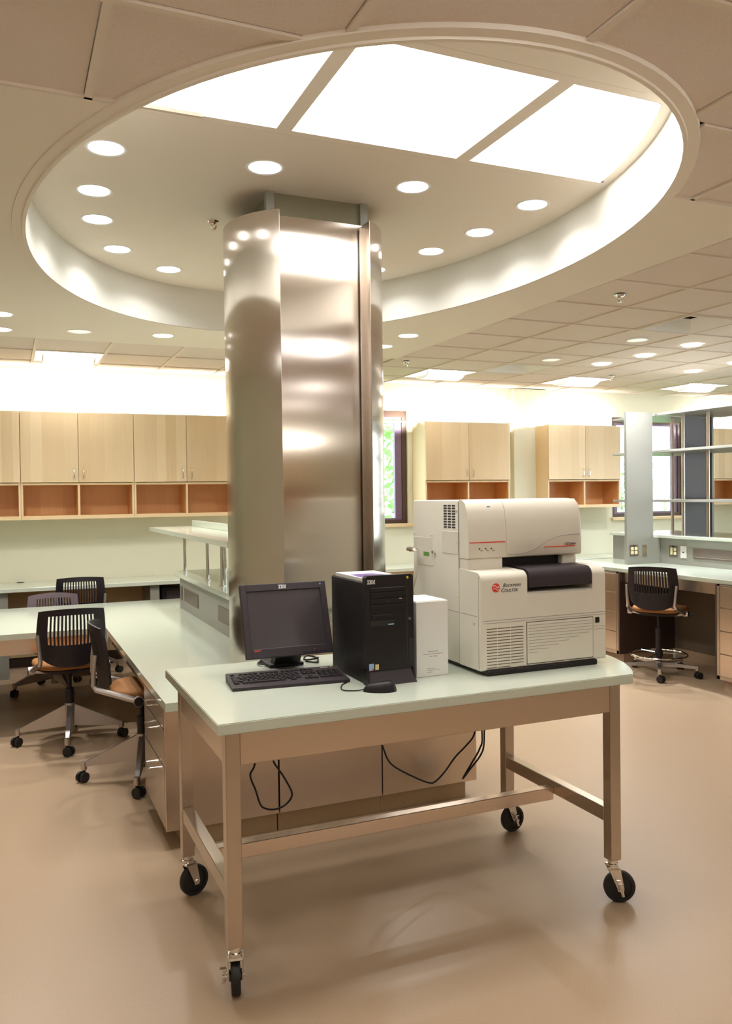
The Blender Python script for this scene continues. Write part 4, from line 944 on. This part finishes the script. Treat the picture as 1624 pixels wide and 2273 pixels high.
# ---------------------------------------------------------------- task chairs
SEATZ = .57
def chair_parts(root, drop=0, stool=False, b0=0.0, backm='chairb'):
    """faces +y; the star base stands at the origin, turned by b0; drop lowers the seat"""
    D = SEATZ-drop
    st_ = MB(); n = 36; prof = [(.90, -.030), (.98, -.022), (1.0, -.008), (.985, .006), (.93, .014), (.70, .018), (.35, .017), (0, .015)]
    def ring(k, dz):
        out = []
        for i in range(n):
            a = 2*PI*i/n; c, s = math.cos(a), math.sin(a); e = .62
            x = math.copysign(abs(c)**e, c)*.235*k; y = math.copysign(abs(s)**e, s)*.225*k
            out.append((x*(1-.10*(y < 0)*abs(y)/.225), y+.045, D-.018+dz-.02*max(0, (y-.12)/.1)))
        return out
    vs = [p for k, dz in prof for p in ring(max(k, .001), dz)]
    st_.add(vs, [(j*n+i, j*n+(i+1) % n, (j+1)*n+(i+1) % n, (j+1)*n+i) for j in range(len(prof)-1) for i in range(n)]+[tuple(range(n-1, -1, -1))])
    part('seat', st_, 'seat', root, ang=60)
    sh = MB(); vs = [(x*.97, y*.98+.001, z-.012) for x, y, z in ring(.97, -.02)]+[(x*.75, y*.75+.01, z-.032) for x, y, z in ring(.97, -.03)]
    sh.add(vs, [(i, (i+1) % n, n+(i+1) % n, n+i) for i in range(n)]+[tuple(range(n-1, -1, -1)), tuple(range(n, 2*n))])
    part('seat_shell', sh, 'chairb', root)
    # backrest with through slots
    us = [-1, -.93, -.82]+[-.70+1.40*k/26 for k in range(27)]+[.82, .93, 1]
    vs_ = [0, .05, .12, .24, .38, .54, .66, .78, .89, .95, 1.0]
    Hb = .392
    def P(u, v):
        hw = .188+.030*min(1, v/.5)**.7 if v < .5 else .218-.014*((v-.5)/.5)**1.6
        x = u*hw; z = D-.014+v*Hb+(.060*abs(u)**3*(1-v)**2)-(.016*u*u*v**3)
        return (x, -.238-.058*v+.085*(x/.24)**2, z)
    mb = MB(); nu_ = len(us); idx = {}
    for j, v in enumerate(vs_):
        for i, u_ in enumerate(us): idx[i, j] = len(mb.v); mb.v.append(P(u_, v))
    for j in range(len(vs_)-1):
        for i in range(nu_-1):
            if 4 <= j <= 7 and 3 <= i < 29 and (i-3) % 2 == 0: continue
            mb.f.append((idx[i, j], idx[i+1, j], idx[i+1, j+1], idx[i, j+1]))
    # give it thickness
    nv_ = len(mb.v); front = [(x, y+.013, z) for x, y, z in mb.v]; faces = list(mb.f); edges = {}
    for f in faces:
        for a, b in zip(f, f[1:]+f[:1]): edges[(a, b)] = 1
    mb.v += front; mb.f += [tuple(i+nv_ for i in reversed(f)) for f in faces]
    mb.f += [(b, a, a+nv_, b+nv_) for (a, b) in edges if (b, a) not in edges]
    part('backrest', mb, backm, root, ang=50)
    for s in (-1, 1):
        A = (s*.214, -.262, D+.215); B = (s*.200, -.272, D+.045); C = (s*.238, -.03, D-.055)
        part('arm_frame', MB().tube([A, (s*.208, -.270, D+.13), B, (s*.205, -.258, D+.022), C], [.012, .013, .014, .016, .019], 10), 'alu', root)
        part('pivot_cap', MB().cyl((s*.226, -.03, D-.055), (s*.262, -.03, D-.055), .029, 20), 'alu', root)
        part('pivot_face', MB().cyl((s*.262, -.03, D-.055), (s*.266, -.03, D-.055), .026, 20), 'chairb', root)
    part('tilt_bar', MB().tube([(-.226, -.03, D-.055), (-.15, -.03, D-.062), (0, -.03, D-.066), (.15, -.03, D-.062), (.226, -.03, D-.055)], [.021, .026, .028, .026, .021], 12, flat=.9), 'alu', root)
    part('height_lever', MB().tube([(.17, .06, D-.055), (.265, .07, D-.06), (.295, .07, D-.062)], [.006, .006, .012], 8), 'chairb', root)
    zt = .125 if stool else .27
    part('gas_column', MB().lathe([(0, zt), (.027, zt), (.027, D-.20), (.0145, D-.20), (.0145, D-.10), (.021, D-.10), (.021, D-.045), (0, D-.045)], n=20), 'chairb', root)
    part('hub', MB().lathe([(0, .07), (.030, .07), (.036, zt-.01), (.034, zt), (0, zt)], n=20), 'alu', root)
    R = .335; na = 5 if stool else 4
    for k in range(na):
        a = b0+2*PI*k/na; c, s = math.cos(a), math.sin(a)
        def T(r, w, z): return (c*r-s*w, s*r+c*w, z)
        arm = MB(); t0, t1 = .021, .012
        if stool: z0t, z0b, z1t, z1b = zt-.004, .085, .112, .088
        else: z0t, z0b, z1t, z1b = zt-.006, .115, .112, .090
        arm.add([T(.02, -t0, z0b), T(.02, t0, z0b), T(.02, t0*.8, z0t), T(.02, -t0*.8, z0t), T(R, -t1, z1b), T(R, t1, z1b), T(R, t1, z1t), T(R, -t1, z1t)],
                [(0, 3, 2, 1), (4, 5, 6, 7), (0, 1, 5, 4), (1, 2, 6, 5), (2, 3, 7, 6), (3, 0, 4, 7)])
        arm.cyl(T(R, 0, .072), T(R, 0, .116), .018, 12)
        part('base_arm', arm, 'alu', root)
        w0 = MB(); wa = a+.9; c2, s2 = math.cos(wa), math.sin(wa); q = Vector(T(R, 0, 0))
        for sg in (-1, 1):
            m0 = q+Vector((c2*.012-s2*sg*.008, s2*.012+c2*sg*.008, .0305)); m1 = q+Vector((c2*.012-s2*sg*.026, s2*.012+c2*sg*.026, .0305)); w0.cyl(m0, m1, .030, 18)
        w0.cyl(q+Vector((0, 0, .03)), q+Vector((0, 0, .076)), .009, 8)
        part('caster', w0, 'rubber', root)
    if stool:
        part('foot_ring', MB().torus((0, 0, .185), .245, .009, 48, 8), 'chrome', root)
        sp_ = MB()
        for k in range(3):
            a = 2*PI*k/3+.4; sp_.tube([(.02*math.cos(a), .02*math.sin(a), .20), (.243*math.cos(a), .243*math.sin(a), .187)], .006, 6)
        part('ring_spoke', sp_, 'chrome', root); part('ring_collar', MB().lathe([(.028, .17), (.036, .172), (.036, .215), (.028, .22)], n=18), 'chairb', root)
CG = 'black slotted task chairs at the worktops'
c1 = thing('task_chair', 'black slotted chair seen from behind, nearest the cross worktop edge', 'chair', (.375, 6.03, 0), .03, CG)
chair_parts(c1, 0, False, math.radians(261))
c3 = dup(c1, (.715, 5.06, 0), -PI/2-.08); c3['label'] = 'black slotted chair seen from the side, tucked under the island edge'
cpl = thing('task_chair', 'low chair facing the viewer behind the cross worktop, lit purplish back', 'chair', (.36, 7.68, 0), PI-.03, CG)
chair_parts(cpl, .125, False, .3, 'chairlit')
c5 = dup(c1, (.625, 8.30, 0), -.05); c5['label'] = 'chair against the far wall counter, black back partly behind the low chair'
for ch in cpl.children: pass
stl = thing('drafting_stool', 'black slotted stool with chrome foot ring by the right bench', 'stool', (5.40, 5.87, 0), -math.radians(56))
chair_parts(stl, -.055, True, 1.20)
#END
